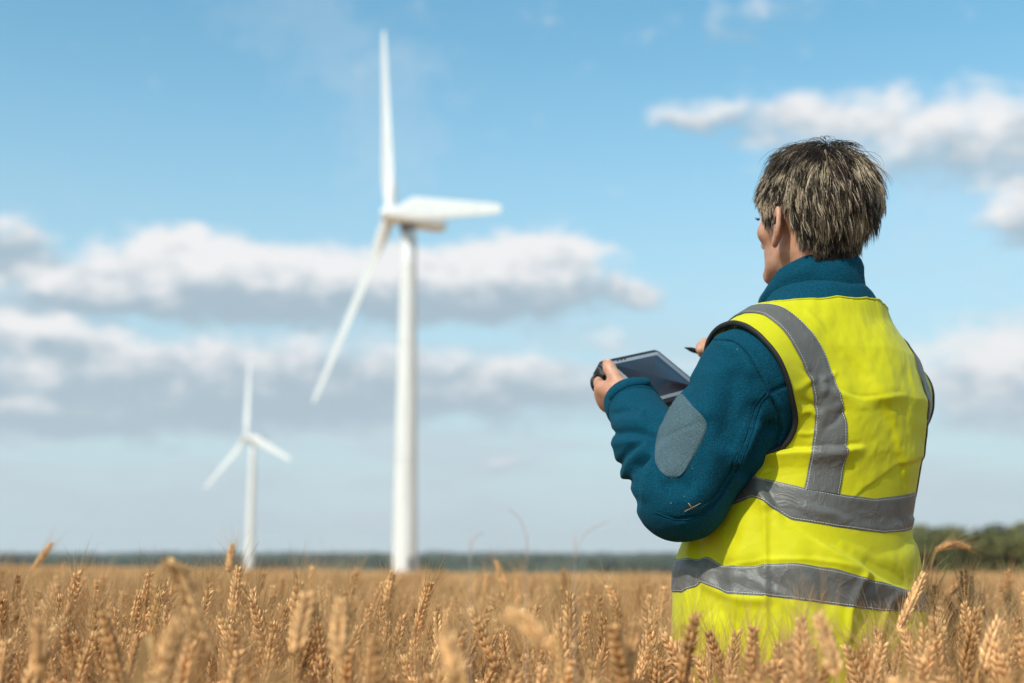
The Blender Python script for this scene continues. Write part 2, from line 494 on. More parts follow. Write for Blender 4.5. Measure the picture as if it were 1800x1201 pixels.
fit_turbine((709, 1018), (694, 376), 210.1, 4.18766, .0911, 1.266, 40.0, -.63, -.06, 'large white wind turbine, the nearer of the two')
fit_turbine((441, 1008), (438, 760), 568.0, 3.87937, .1201, 1.40868, 35.4, -.86, -1.68, 'small far white wind turbine left of the large one')
# ------------------------------------------------------------------ wheat
def wheat_material(name, c0, c1, c2, trans=.3, rough=.55):
    m, T = material(name)
    oi = T.n('ShaderNodeObjectInfo').outputs['Random']
    tcg = T.n('ShaderNodeTexCoord').outputs['Object']
    nz = T.n('ShaderNodeTexNoise', {'Vector': tcg, 'Scale': 140.0, 'Detail': 3.0}).outputs[0]
    geo = T.n('ShaderNodeNewGeometry').outputs['Random Per Island']
    c = T.mix(oi, c0, c1)
    c = T.mix(T.m('MULTIPLY', T.sm(nz, .4, .75), .5), c, c2)
    hs = T.n('ShaderNodeHueSaturation', {'Color': c, 'Value': T.m('MULTIPLY_ADD', geo, .55, T.m('MULTIPLY_ADD', oi, .35, .55))}).outputs[0]
    T.link(hs, T.b.inputs['Base Color'])
    T.b.inputs['Roughness'].default_value = rough
    T.b.inputs['Specular IOR Level'].default_value = .3
    tr = T.n('ShaderNodeBsdfTranslucent', {0: hs})
    mx = T.n('ShaderNodeMixShader', {0: trans, 1: T.b.outputs[0], 2: tr.outputs[0]})
    T.link(mx.outputs[0], T.out.inputs[0])
    return m
m_ear = wheat_material('wheat_ear', (.74, .385, .15), (.90, .55, .255), (.46, .195, .062), .08)
m_stem = wheat_material('wheat_stem', (.58, .31, .10), (.70, .41, .15), (.40, .19, .06), .15)
m_awn = wheat_material('wheat_awn', (.68, .40, .17), (.80, .53, .26), (.56, .30, .12), .3)
m_leafw = wheat_material('wheat_leaf', (.56, .34, .14), (.68, .45, .21), (.40, .22, .09), .35)

def frames(P):
    t = np.gradient(P, axis=0); t /= np.linalg.norm(t, axis=1)[:, None] + 1e-12
    return t
def bez(p, n):
    """Catmull-Rom through the points"""
    p = np.asarray(p, float); q = np.vstack([2 * p[0] - p[1], p, 2 * p[-1] - p[-2]])
    t = np.linspace(0, len(p) - 1, n); i = np.minimum(t.astype(int), len(p) - 2); u = (t - i)[:, None]
    a, b, c, d = q[i], q[i + 1], q[i + 2], q[i + 3]
    return .5 * (2 * b + (c - a) * u + (2 * a - 5 * b + 4 * c - d) * u ** 2 + (3 * b - a - 3 * c + d) * u ** 3)
TEAR_R = np.array([.25, .85, 1.0, .72, .12]); TEAR_Z = np.array([0, .2, .48, .78, 1.0])
def teardrop(base, d, side, L, r, ns=5, flat=.8):
    d = d / np.linalg.norm(d); a = side - d * (side @ d); a /= np.linalg.norm(a) + 1e-9; b = np.cross(d, a)
    ph = np.arange(ns) * 2 * np.pi / ns
    V = np.concatenate([base + d * L * z + r * k * (np.cos(ph)[:, None] * a + flat * np.sin(ph)[:, None] * b) for z, k in zip(TEAR_Z, TEAR_R)])
    return V, [ring_faces(5, ns)]
def awn(base, d, curl, L, r):
    s = np.linspace(0, 1, 4)
    path = base + d * L * s[:, None] + curl * L * (s ** 2)[:, None]
    return tube(path, r * np.array([1, .8, .55, .2]), 3, False)
def ear_parts(P, rng, full=True, L=1.0):
    """grains and awns along the ear axis P (n,3)"""
    t = frames(P); n = len(P)
    ref = np.cross(t[0], rng.normal(size=3)); ref /= np.linalg.norm(ref)
    G, A = [], []
    seg = np.linalg.norm(np.diff(P, axis=0), axis=1).sum()
    ns = int(round(seg / .0050)) if full else int(round(seg / .0085))
    for i in range(ns + 1):
        s = (i + .3) / (ns + 1); k = s * (n - 1); j = min(int(k), n - 2); p = P[j] + (P[j + 1] - P[j]) * (k - j); T = t[j]
        sd = ref - T * (ref @ T); sd /= np.linalg.norm(sd); bn = np.cross(T, sd)
        sg = 1 if i % 2 else -1
        w = np.interp(s, [0, .15, .6, 1], [.72, 1.0, 1.0, .66])
        if full:
            for q in (-1, 0, 1):
                ang = .46 * w + rng.normal() * .07
                out = sd * sg * (1 - .35 * abs(q)) + bn * q * .75
                d = T * math.cos(ang) + out * math.sin(ang)
                base = p + out * .0026
                l = .0138 * w * rng.uniform(.92, 1.1)
                G.append(teardrop(base, d, bn, l, .0031 * w))
                if rng.random() < (.85 if q else .4):
                    dd = T + out * rng.uniform(.18, .5) + rng.normal(size=3) * .08; dd /= np.linalg.norm(dd)
                    A.append(awn(base + d / np.linalg.norm(d) * l * .92, dd, out * rng.uniform(-.02, .18), rng.uniform(.034, .064), .00034))
        else:
            ang = .42 * w; out = sd * sg
            d = T * math.cos(ang) + out * math.sin(ang)
            G.append(teardrop(p, d, bn, .016 * w, .0062 * w, 4, .8))
            dd = T + out * rng.uniform(.1, .5) + bn * rng.normal() * .3; dd /= np.linalg.norm(dd)
            b0 = p + d * .01
            V = np.array([b0, b0 + bn * .0009, b0 + dd * rng.uniform(.035, .06)]); A.append((V, [np.array([[0, 1, 2]])]))
    return join(G), join(A)
def leaf_part(base, rng, low):
    a = rng.uniform(0, 6.28); d = np.array([math.cos(a), math.sin(a), 0]); L = rng.uniform(.12, .24); n = 4 if low else 8
    s = np.linspace(0, 1, n)
    P = base + d * (L * .75 * s)[:, None] + np.array([0, 0, 1.0]) * (L * (.75 * s - 1.15 * s ** 2))[:, None]
    w = .0045 * np.sin(np.pi * np.clip(s * .92 + .06, 0, 1)) ** .6
    tw = rng.uniform(-2, 2) * s
    side = np.cross(d, [0, 0, 1]); off = np.cos(tw)[:, None] * side + np.sin(tw)[:, None] * np.array([0, 0, 1.0])
    V = np.stack([P - off * w[:, None], P + off * w[:, None]], 1).reshape(-1, 3)
    i = np.arange(n - 1) * 2
    return V, [np.stack([i, i + 1, i + 3, i + 2], -1)]
def stalk_paths(h, lean, bend, ear_len, rng):
    z = np.array([0, .25, .5, .75, .9, 1.0]) * h
    x = lean * (z / h) ** 2
    stem = np.stack([x, rng.normal(size=6) * .003, z], -1)
    th0 = math.atan2(2 * lean, h)
    p = stem[-1].copy(); pts = [p.copy()]
    for k in range(6):                                   # the neck
        th = th0 + bend * .6 * (k + 1) / 6
        p = p + np.array([math.sin(th), 0, math.cos(th)]) * .012; pts.append(p.copy())
    stem = np.vstack([stem, pts[1:]])
    ear = [p.copy()]
    for k in range(8):
        th = th0 + bend * (.6 + .4 * (k + 1) / 8)
        p = p + np.array([math.sin(th), 0, math.cos(th)]) * ear_len / 8; ear.append(p.copy())
    return stem, np.array(ear)
def stalk(stem, ear, rng, full=True):
    sp_ = bez(stem, 16 if full else 7)
    st = tube(sp_, np.linspace(.0017, .0010, len(sp_)) * (1 if full else 1.2), 5 if full else 3, False)
    g_, a_ = ear_parts(ear, rng, full)
    lf = join([leaf_part(sp_[int(len(sp_) * f)], rng, not full) for f in ((.3, .48) if full else (.4,))])
    return dict(stem=st, ear=g_, awn=a_, leaf=lf)
MATS_W = dict(stem=m_stem, ear=m_ear, awn=m_awn, leaf=m_leafw)
def stalk_meshes(d):
    out = {}
    for k, (V, F) in d.items():
        out[k] = mesh_from(k, V, F, k != 'leaf'); out[k].materials.append(MATS_W[k])
    return out
def stalk_joined(name, dicts):
    parts, idx = [], []
    for d in dicts:
        for mi, k in enumerate(('stem', 'ear', 'awn', 'leaf')):
            V, F = d[k]
            parts.append((V, F)); idx.append((mi, [len(f) for f in F], [f.shape[1] for f in F]))
    V, o, F3, F4, M3, M4 = [], 0, [], [], [], []
    for (v, f), (mi, _, _) in zip(parts, idx):
        for x in f:
            x = np.asarray(x)
            if x.shape[1] == 4: F4.append(x + o); M4.append(np.full(len(x), mi))
            else: F3.append(x + o); M3.append(np.full(len(x), mi))
        V.append(v); o += len(v)
    F = [np.concatenate(F4)] + ([np.concatenate(F3)] if F3 else [])
    M = np.concatenate(M4 + M3)
    me = mesh_from(name, np.concatenate(V), F)
    for k in ('stem', 'ear', 'awn', 'leaf'): me.materials.append(MATS_W[k])
    me.polygons.foreach_set('material_index', M.astype(np.int32))
    return me
wr = np.random.default_rng(31)
BENDS = [.05, .15, .3, .12, .5, .22, .8, .08, 1.3, .4, .18, 2.0]
near_dicts, near_tip = [], []
for b in BENDS:
    stem_, ear_ = stalk_paths(wr.uniform(.675, .715), wr.uniform(.0, .1), b, wr.uniform(.078, .1), wr)
    near_dicts.append(stalk(stem_, ear_, wr)); near_tip.append((ear_[0], ear_[-1]))
near_meshes = [stalk_meshes(d) for d in near_dicts]
mid_dicts = []
for b in BENDS[:8]:
    stem_, ear_ = stalk_paths(wr.uniform(.675, .715), wr.uniform(.0, .1), b, wr.uniform(.078, .1), wr)
    mid_dicts.append(stalk(stem_, ear_, wr, False))
def move(d, x, y, a, s):
    c, n = math.cos(a), math.sin(a); M = np.array([[c, n, 0], [-n, c, 0], [0, 0, 1]])
    return {k: (v @ M * s + np.array([x, y, 0]), f) for k, (v, f) in d.items()}
# points of the field: near and middle stalks one by one, then patches
PERSON_XY = np.array([.475, 2.08])
def in_wedge(x, y, pad=1.0):
    return np.abs(x) < .52 * y + pad
pts, rots, scs, var = [], [], [], []
indiv = []
n_near = len(near_dicts)
# near: 0.75 .. 7 m
N = int(7.2 * 10.0 * 600)
X = wr.uniform(-5.0, 5.0, N); Y = wr.uniform(.78, 8.0, N)
k = in_wedge(X, Y, .75) & (wr.random(N) < np.interp(Y, [.8, 1.3, 1.75, 3, 4.5, 8], [.08, .36, 1, 1, .65, .5])) & (np.hypot(X - PERSON_XY[0], (Y - PERSON_XY[1])) > .19)
X, Y = X[k], Y[k]
Vn = wr.integers(0, n_near, len(X)); Rn = wr.normal(.5, 1.9, len(X)); Sn = wr.normal(0, .034, len(X)) + np.interp(Y, [.9, 1.4, 1.85, 2.3, 2.8, 4.0, 8], [.955, .975, .975, .99, .985, .95, .94]) + .05 * (value_noise(X * 1.3, Y * 1.3, 4) - .5)
Sn = np.where(Y < 1.4, np.minimum(Sn, 1.0), Sn)
tall = wr.random(len(X)) < .0025
Sn = np.where(tall & (Y > 1.6), Sn + .07, Sn)
TX = wr.normal(0, .07, len(X)); TY = wr.normal(0, .07, len(X))
Zs = soil_z(X, Y)
# which ones become things of their own: nearest in view, ear inside the frame
tipz = Zs + Sn * .82
pp = px(np.stack([X, Y, tipz], -1))
inside = (pp[:, 0] > 5) & (pp[:, 0] < 1795) & (pp[:, 1] > 900) & (pp[:, 1] < 1185) & (Y > .9)
order = np.argsort(np.where(inside, Y - .9 * (Sn - 1.0) * 4, 1e9))
pick = order[:262]
is_ind = np.zeros(len(X), bool); is_ind[pick] = True
def rz_tilt(i):
    return Matrix.Translation((X[i], Y[i], Zs[i])) @ Matrix.Rotation(TX[i], 4, 'X') @ Matrix.Rotation(TY[i], 4, 'Y') @ Matrix.Rotation(Rn[i], 4, 'Z') @ Matrix.Scale(Sn[i], 4)
def wheat_thing(meshes, M, label, group):
    root = empty('wheat_stalk'); root.matrix_world = M
    tag(root, label, 'wheat', group)
    obj('stem', meshes['stem'], None, root)
    e = obj('ear', meshes['ear'], None, root); e['kind'] = 'stuff'
    w = obj('awn', meshes['awn'], None, e); w['kind'] = 'stuff'
    l = obj('leaf', meshes['leaf'], None, root); l['kind'] = 'stuff'
    return root
PLACE_U = [150, 380, 520, 650, 780, 1000, 1190, 1400, 1620]
PLACES = ['at the left edge', 'left of the small turbine', 'below the small turbine', 'between the two turbines', 'below the large turbine', 'right of the large turbine', 'below the tablet and elbow', 'before the left half of the vest', 'before the right half of the vest', 'right of the vest']
for i in pick:
    u = pp[i, 0]; bend = BENDS[Vn[i]]
    where = PLACES[int(np.searchsorted(PLACE_U, u))]
    depth = 'large blurred wheat ear close to the camera' if Y[i] < 1.4 else ('sharp bearded wheat ear' if Y[i] < 2.5 else 'softly blurred wheat ear farther back')
    pose = 'hooked over' if bend > 1 else ('nodding' if bend > .35 else ('tall upright' if Sn[i] > 1.04 else 'upright'))
    wheat_thing(near_meshes[Vn[i]], rz_tilt(i), f'{pose} {depth}, {where}', f'{pose} wheat {where}')
keep = ~is_ind
pts.append(np.stack([X, Y, Zs], -1)[keep]); rots.append(np.stack([TX, TY, Rn], -1)[keep]); scs.append(Sn[keep]); var.append(Vn[keep])
# middle: 8 .. 24 m
N = int(29 * 21 * 105)
X2 = wr.uniform(-14.5, 14.5, N); Y2 = wr.uniform(8, 26, N); k = in_wedge(X2, Y2, 1.0); X2, Y2 = X2[k], Y2[k]
pts.append(np.stack([X2, Y2, soil_z(X2, Y2)], -1)); rots.append(np.stack([wr.normal(0, .06, len(X2)), wr.normal(0, .06, len(X2)), wr.uniform(0, 6.28, len(X2))], -1))
scs.append(wr.normal(.935, .035, len(X2))); var.append(n_near + wr.integers(0, len(mid_dicts), len(X2)))
# patches: 26 .. 150 m
patch_meshes = []
for q in range(3):
    dd = [move(mid_dicts[wr.integers(0, 8)], wr.uniform(-.9, .9), wr.uniform(-.9, .9), wr.uniform(0, 6.28), wr.normal(1.02, .06)) for _ in range(95)]
    patch_meshes.append(stalk_joined('patch', dd))
step = 1.55
gx, gy = np.meshgrid(np.arange(-65, 65, step), np.arange(26.5, 130, step)); X3 = gx.ravel() + wr.normal(0, .2, gx.size); Y3 = gy.ravel() + wr.normal(0, .2, gx.size)
k = in_wedge(X3, Y3, 1.5); X3, Y3 = X3[k], Y3[k]
pts.append(np.stack([X3, Y3, soil_z(X3, Y3)], -1)); rots.append(np.stack([0 * X3, 0 * X3, wr.uniform(0, 6.28, len(X3))], -1)); scs.append(wr.normal(.93, .03, len(X3)))
var.append(n_near + len(mid_dicts) + wr.integers(0, 3, len(X3)))
lib = bpy.data.collections.new('wheat_library')
for i, d in enumerate(near_dicts): lib.objects.link(bpy.data.objects.new('w%03d' % i, stalk_joined('w', [d])))
for i, d in enumerate(mid_dicts): lib.objects.link(bpy.data.objects.new('w%03d' % (n_near + i), stalk_joined('w', [d])))
for i, me in enumerate(patch_meshes): lib.objects.link(bpy.data.objects.new('w%03d' % (n_near + len(mid_dicts) + i), me))
pts = np.concatenate(pts); rots = np.concatenate(rots); scs = np.concatenate(scs); var = np.concatenate(var)
# the closed crop canopy seen at a grazing angle farther out
m_can, T = material('wheat_canopy')
gpos = T.n('ShaderNodeNewGeometry').outputs['Position']
na = T.n('ShaderNodeTexNoise', {'Vector': T.vm('MULTIPLY', gpos, (1, .35, 1)), 'Scale': 6.0, 'Detail': 8.0, 'Roughness': .7}).outputs[0]
nb = T.n('ShaderNodeTexNoise', {'Vector': gpos, 'Scale': .035, 'Detail': 4.0}).outputs[0]
cc = T.mix(T.sm(na, .35, .7), (.42, .205, .075), (.78, .45, .19))
cc = T.mix(T.sm(nb, .35, .7, 0, .5), cc, (.62, .32, .115))
T.link(cc, T.b.inputs['Base Color']); T.b.inputs['Roughness'].default_value = .85
T.link(bump(T, na, .9, .15), T.b.inputs['Normal'])
def canopy_z(x, y):
    r = np.hypot(x, y)
    ramp = np.clip((r - 18) / 25, 0, 1)
    return soil_z(x, y) + .38 + .26 * ramp + .06 * (fbm(x * 1.7, y * 1.7, 3, 3) - .5) + np.clip((r - 60) / 60, 0, 1) * .1
Vc, Fc = polar_sheet(11, FIELD_END, 260, -62, 62, 420, canopy_z)
me = mesh_from('wheat_field', np.vstack([Vc, pts]), [Fc])
me.materials.append(m_can)
nc = len(Vc)
set_attr(me, 'variant', np.concatenate([np.full(nc, -1), var]).astype(np.int32), 'INT')
set_attr(me, 'size', np.concatenate([np.ones(nc), scs]).astype(np.float32))
set_attr(me, 'turn', np.vstack([np.zeros((nc, 3)), rots]).astype(np.float32), 'FLOAT_VECTOR')
wheat_field = obj('wheat_field', me)
tag(wheat_field, 'ripe golden wheat crop filling the field to its far edge', 'wheat', kind='stuff')
gn = bpy.data.node_groups.new('wheat_scatter', 'GeometryNodeTree')
gn.interface.new_socket('Geometry', in_out='INPUT', socket_type='NodeSocketGeometry')
gn.interface.new_socket('Geometry', in_out='OUTPUT', socket_type='NodeSocketGeometry')
G = NT(gn)
gi = gn.nodes.new('NodeGroupInput'); go = gn.nodes.new('NodeGroupOutput')
av = G.n('GeometryNodeInputNamedAttribute', {0: 'variant'}, data_type='INT').outputs[0]
asz = G.n('GeometryNodeInputNamedAttribute', {0: 'size'}, data_type='FLOAT').outputs[0]
at_ = G.n('GeometryNodeInputNamedAttribute', {0: 'turn'}, data_type='FLOAT_VECTOR').outputs[0]
cmp_ = G.n('FunctionNodeCompare', {2: av, 3: 0}, data_type='INT', operation='GREATER_EQUAL').outputs[0]
sepg = G.n('GeometryNodeSeparateGeometry', {0: gi.outputs[0], 1: cmp_}, domain='POINT')
ci = G.n('GeometryNodeCollectionInfo', {0: lib, 1: True, 2: True})
e2r = G.n('FunctionNodeEulerToRotation', {0: at_}).outputs[0]
iop = G.n('GeometryNodeInstanceOnPoints', {'Points': sepg.outputs[0], 'Instance': ci.outputs[0], 'Pick Instance': True, 'Instance Index': av, 'Rotation': e2r, 'Scale': asz})
jg = G.n('GeometryNodeJoinGeometry')
gn.links.new(sepg.outputs[1], jg.inputs[0]); gn.links.new(iop.outputs[0], jg.inputs[0])
gn.links.new(jg.outputs[0], go.inputs[0])
mod = wheat_field.modifiers.new('scatter', 'NODES'); mod.node_group = gn
print('wheat instances', len(pts))

# ------------------------------------------------------------------ wheat ears that stand out, and thin grass
def special(pix, Y, label, ear_frac, seed, fat=1.0):
    """pix: path of the stalk's upper part in the photograph, from the stem up to the ear tip"""
    r = np.random.default_rng(seed)
    P = np.array([at(u, v, Y + .01 * i) for i, (u, v) in enumerate(pix)])
    g0 = P[0].copy(); g0[0] += r.normal() * .03; g0[2] = soil_z(g0[:1], g0[1:2])[0]
    mid_ = (g0 * .4 + P[0] * .6); mid_[0] += .01
    k = ear_frac
    stem_ = np.vstack([g0, mid_, P[:k + 1]]) - g0
    ear_ = bez(P[k:], 9) - g0
    d = stalk(stem_, ear_, r)
    return wheat_thing(stalk_meshes(d), Matrix.Translation(g0), label, 'wheat ears that stand out')
special([(270, 1100), (274, 1020), (292, 984), (312, 1010), (340, 1080), (368, 1150)], 1.12, 'blurred wheat ear hooked over close to the camera at left', 2, 1)
special([(40, 1050), (57, 1002), (73, 980), (90, 957)], 3.5, 'lone slanting wheat ear rising above the crop at far left', 1, 2)
special([(395, 1060), (402, 1010), (404, 985), (409, 960)], 2.9, 'soft wheat ear standing against the far trees left of the small turbine', 1, 3)
special([(985, 1200), (968, 1150), (935, 1105), (895, 1085)], .92, 'pale blurred wheat ear arching at the bottom middle', 1, 4)
special([(1632, 1060), (1636, 1000), (1645, 968), (1672, 957), (1704, 964)], 2.9, 'wheat ear nodding sideways right of the vest against the trees', 2, 5)
special([(1640, 1120), (1652, 1064), (1680, 1034), (1709, 1016)], 2.75, 'shaded slanting wheat ear just right of the vest hem', 1, 6)
special([(1560, 1170), (1578, 1112), (1600, 1062), (1624, 1010)], 1.8, 'tall sharp wheat ear overlapping the right edge of the vest', 1, 7)
special([(905, 1090), (893, 1040), (882, 1015), (873, 988)], 3.3, 'thin wheat ear standing above the crop in the middle', 1, 8)
special([(1330, 1180), (1362, 1122), (1388, 1096), (1416, 1074)], 1.95, 'slanting wheat ear lying across the bottom of the vest', 1, 9)
special([(1180, 1180), (1196, 1140), (1212, 1104), (1235, 1062)], 2.0, 'ripe wheat ear at the left corner of the vest hem', 1, 10)
special([(210, 1130), (225, 1085), (255, 1058), (290, 1035)], 2.2, 'slanting wheat ear behind the hooked blurred ear', 1, 12)
special([(140, 1190), (160, 1140), (178, 1100), (197, 1066)], 2.1, 'bright upright wheat ear with spread beard at lower left', 1, 13)
special([(505, 1240), (520, 1150), (528, 1100), (541, 1045)], 1.2, 'blurred wheat ear leaning right, close up, between the turbines', 1, 21)
special([(592, 1240), (595, 1170), (597, 1115), (600, 1058)], 1.15, 'blurred straight wheat ear close up left of the large tower', 1, 22)
special([(250, 1250), (275, 1190), (296, 1140), (312, 1095)], 1.05, 'dark blurred wheat ear in the lower left foreground', 1, 23)
special([(1480, 1250), (1474, 1195), (1458, 1140), (1440, 1084)], 1.25, 'blurred wheat ear leaning left before the vest hem', 1, 24)
special([(822, 1260), (806, 1210), (795, 1165), (786, 1118)], 1.0, 'large blurred wheat ear at the bottom right of the large tower', 1, 25)
special([(1090, 1250), (1100, 1200), (1106, 1150), (1118, 1100)], 1.3, 'slightly blurred wheat ear below the elbow, leaning right', 1, 26)
special([(1720, 1230), (1728, 1180), (1740, 1135), (1756, 1092)], 1.5, 'upright wheat ear in the lower right corner', 1, 27)
special([(60, 1240), (66, 1190), (70, 1145), (66, 1100)], 1.2, 'blurred wheat ear in the lower left corner', 1, 28)
m_grass, T = material('dry_grass')
T.b.inputs['Base Color'].default_value = (.48, .36, .30, 1); T.b.inputs['Roughness'].default_value = .7
def grass(pix, Y, label, r=.0003):
    P = np.array([at(u, v, Y) for u, v in pix]); g0 = P[0].copy(); g0[2] = soil_z(g0[:1], g0[1:2])[0]
    Pp = bez(np.vstack([g0, P]), 30) - g0
    V, F = tube(Pp, np.interp(np.linspace(0, 1, 30), [0, .6, .8, .97, 1], [r * 1.3, r, r * 1.6, r * 1.6, r * .3]), 5)
    o = obj('grass_stem', mesh_from('grass_stem', V, F), m_grass, loc=g0)
    tag(o, label, 'grass', 'thin blurred grass stems')
grass([(925, 1100), (927, 980), (918, 920), (893, 893)], 1.25, 'faint thin grass stem curling left against the sky')
grass([(1010, 1100), (1014, 980), (1030, 938), (1072, 915)], 1.25, 'faint thin grass stem curling right towards the elbow')
grass([(826, 1100), (826, 990), (832, 950), (850, 936)], 1.25, 'shortest faint grass stem, nearest the large turbine')
# ------------------------------------------------------------------ sculpting toolkit: distance fields turned into one skin
def smin(a, b, k):
    h = np.clip(.5 + .5 * (b - a) / k, 0, 1)
    return b + (a - b) * h - k * h * (1 - h)
def cone(p, a, b, ra, rb):
    a = np.asarray(a, float); ba = np.asarray(b, float) - a
    t = np.clip((p - a) @ ba / (ba @ ba), 0, 1)
    return np.linalg.norm(p - a - t[:, None] * ba, axis=1) - (ra + (rb - ra) * t)
def ell(p, c, r, M=None):
    q = p - np.asarray(c, float)
    if M is not None: q = q @ M
    r = np.asarray(r, float)
    k0 = np.linalg.norm(q / r, axis=1); k1 = np.linalg.norm(q / r ** 2, axis=1)
    return k0 * (k0 - 1) / (k1 + 1e-9)
def chain(p, pts, rs, k=.006):
    d = None
    for i in range(len(pts) - 1):
        e = cone(p, pts[i], pts[i + 1], rs[i], rs[i + 1])
        d = e if d is None else smin(d, e, k)
    return d
def surface_nets(sdf, lo, hi, h, slack=1.0, levels=4):
    lo = np.asarray(lo, float)
    H = h * 2 ** levels
    n = np.ceil((np.asarray(hi) - lo) / H).astype(int)
    c = np.stack(np.meshgrid(*[np.arange(k) for k in n], indexing='ij'), -1).reshape(-1, 3)
    for l in range(levels, -1, -1):
        s = h * 2 ** l
        d = sdf(lo + (c + .5) * s)
        c = c[np.abs(d) < s * .87 * 1.25 + slack * (.004 if l else 0)]
        if l:
            o = np.array([[i, j, k] for i in (0, 1) for j in (0, 1) for k in (0, 1)])
            c = (c[:, None] * 2 + o[None]).reshape(-1, 3)
    B = 1 << 20
    key = lambda q: (q[:, 0] * B + q[:, 1]) * B + q[:, 2]
    o8 = np.array([[i, j, k] for i in (0, 1) for j in (0, 1) for k in (0, 1)])
    cor = (c[:, None] + o8[None]).reshape(-1, 3)
    uk, first, inv = np.unique(key(cor), return_index=True, return_inverse=True)
    val = sdf(lo + cor[first] * h)[inv.ravel()].reshape(-1, 8)
    sg = val < 0
    act = sg.any(1) & ~sg.all(1)
    c, val, sg = c[act], val[act], sg[act]
    acc = np.zeros((len(c), 3)); cnt = np.zeros(len(c))
    for i in range(8):
        for j in range(i + 1, 8):
            dv = o8[j] - o8[i]
            if np.abs(dv).sum() != 1: continue
            x = sg[:, i] != sg[:, j]
            t = val[x, i] / (val[x, i] - val[x, j])
            acc[x] += o8[i] + t[:, None] * dv; cnt[x] += 1
    V = lo + (c + acc / np.maximum(cnt, 1)[:, None]) * h
    kc = key(c); order = np.argsort(kc); ks = kc[order]
    def look(q):
        k = key(q); i = np.clip(np.searchsorted(ks, k), 0, len(ks) - 1)
        return np.where(ks[i] == k, order[i], -1)
    F = []
    for ax in range(3):
        a1, a2 = (ax + 1) % 3, (ax + 2) % 3
        e = np.zeros(3, int); e[ax] = 1
        j = int(np.where((o8 == e).all(1))[0][0])
        x = np.where(sg[:, 0] != sg[:, j])[0]
        d1 = np.zeros(3, int); d1[a1] = 1; d2 = np.zeros(3, int); d2[a2] = 1
        q = np.stack([x, look(c[x] - d1), look(c[x] - d1 - d2), look(c[x] - d2)], -1)
        ok = (q >= 0).all(1); q = q[ok]; fl = sg[x[ok], 0]
        q[~fl] = q[~fl][:, ::-1]
        F.append(q)
    F = np.concatenate(F)
    u, inv = np.unique(F, return_inverse=True)
    return V[u], inv.reshape(F.shape)
def laplace(V, F, it=3, lam=.5, keep=None):
    e = np.concatenate([F[:, [0, 1]], F[:, [1, 2]], F[:, [2, 3]], F[:, [3, 0]]])
    cnt = np.bincount(e[:, 0], minlength=len(V)) + np.bincount(e[:, 1], minlength=len(V))
    for _ in range(it):
        s = np.stack([np.bincount(e[:, 0], V[e[:, 1], k], len(V)) + np.bincount(e[:, 1], V[e[:, 0], k], len(V)) for k in range(3)], -1)
        V = V + lam * (s / cnt[:, None] - V)
    return V
def vnormals(V, F):
    n = np.cross(V[F[:, 2]] - V[F[:, 0]], V[F[:, 3]] - V[F[:, 1]])
    N = np.zeros_like(V)
    for k in range(4):
        for j in range(3): N[:, j] += np.bincount(F[:, k], n[:, j], len(V))
    return N / (np.linalg.norm(N, axis=1)[:, None] + 1e-12)
def poly_dist(uv, line):
    """distance of points (n,2) to a polyline, side sign and position along it 0..1"""
    line = np.asarray(line, float); best = np.full(len(uv), 1e9); side = np.zeros(len(uv)); along = np.zeros(len(uv))
    L = np.linalg.norm(np.diff(line, axis=0), axis=1); cum = np.concatenate([[0], np.cumsum(L)]) / L.sum()
    for i in range(len(line) - 1):
        a, ab = line[i], line[i + 1] - line[i]
        t = np.clip(((uv - a) @ ab) / (ab @ ab), 0, 1)
        r = uv - a - t[:, None] * ab; d = np.linalg.norm(r, axis=1)
        s = np.sign(ab[0] * r[:, 1] - ab[1] * r[:, 0])
        k = d < best
        best = np.where(k, d, best); side = np.where(k, s, side); along = np.where(k, cum[i] + t * (cum[i + 1] - cum[i]), along)
    return best, side, along
def folds(uv, specs):
    """cloth folds traced from the photograph: (kind, amplitude m, width px, polyline)"""
    D = np.zeros(len(uv))
    for kind, A, w, line in specs:
        l = np.asarray(line, float)
        k = np.where((uv[:, 0] > l[:, 0].min() - 4 * w) & (uv[:, 0] < l[:, 0].max() + 4 * w) & (uv[:, 1] > l[:, 1].min() - 4 * w) & (uv[:, 1] < l[:, 1].max() + 4 * w))[0]
        if not len(k): continue
        d, s, a = poly_dist(uv[k], l)
        end = np.clip(np.minimum(a, 1 - a) / .18, 0, 1); end = .0 + end * end * (3 - 2 * end)
        if kind == 'ridge':
            D[k] += A * np.exp(-(d / w) ** 2) * end
        elif kind == 'step':                       # the right-hand side of the line (in the picture, walking along it) stands proud and falls off
            x = d * s / w
            D[k] += A * end * np.where(x > 0, np.exp(-(x / 3.2) ** 2) * np.tanh(3.5 * x), -.45 * np.exp(-(x / 1.2) ** 2) * np.tanh(-3.5 * x))
    return D

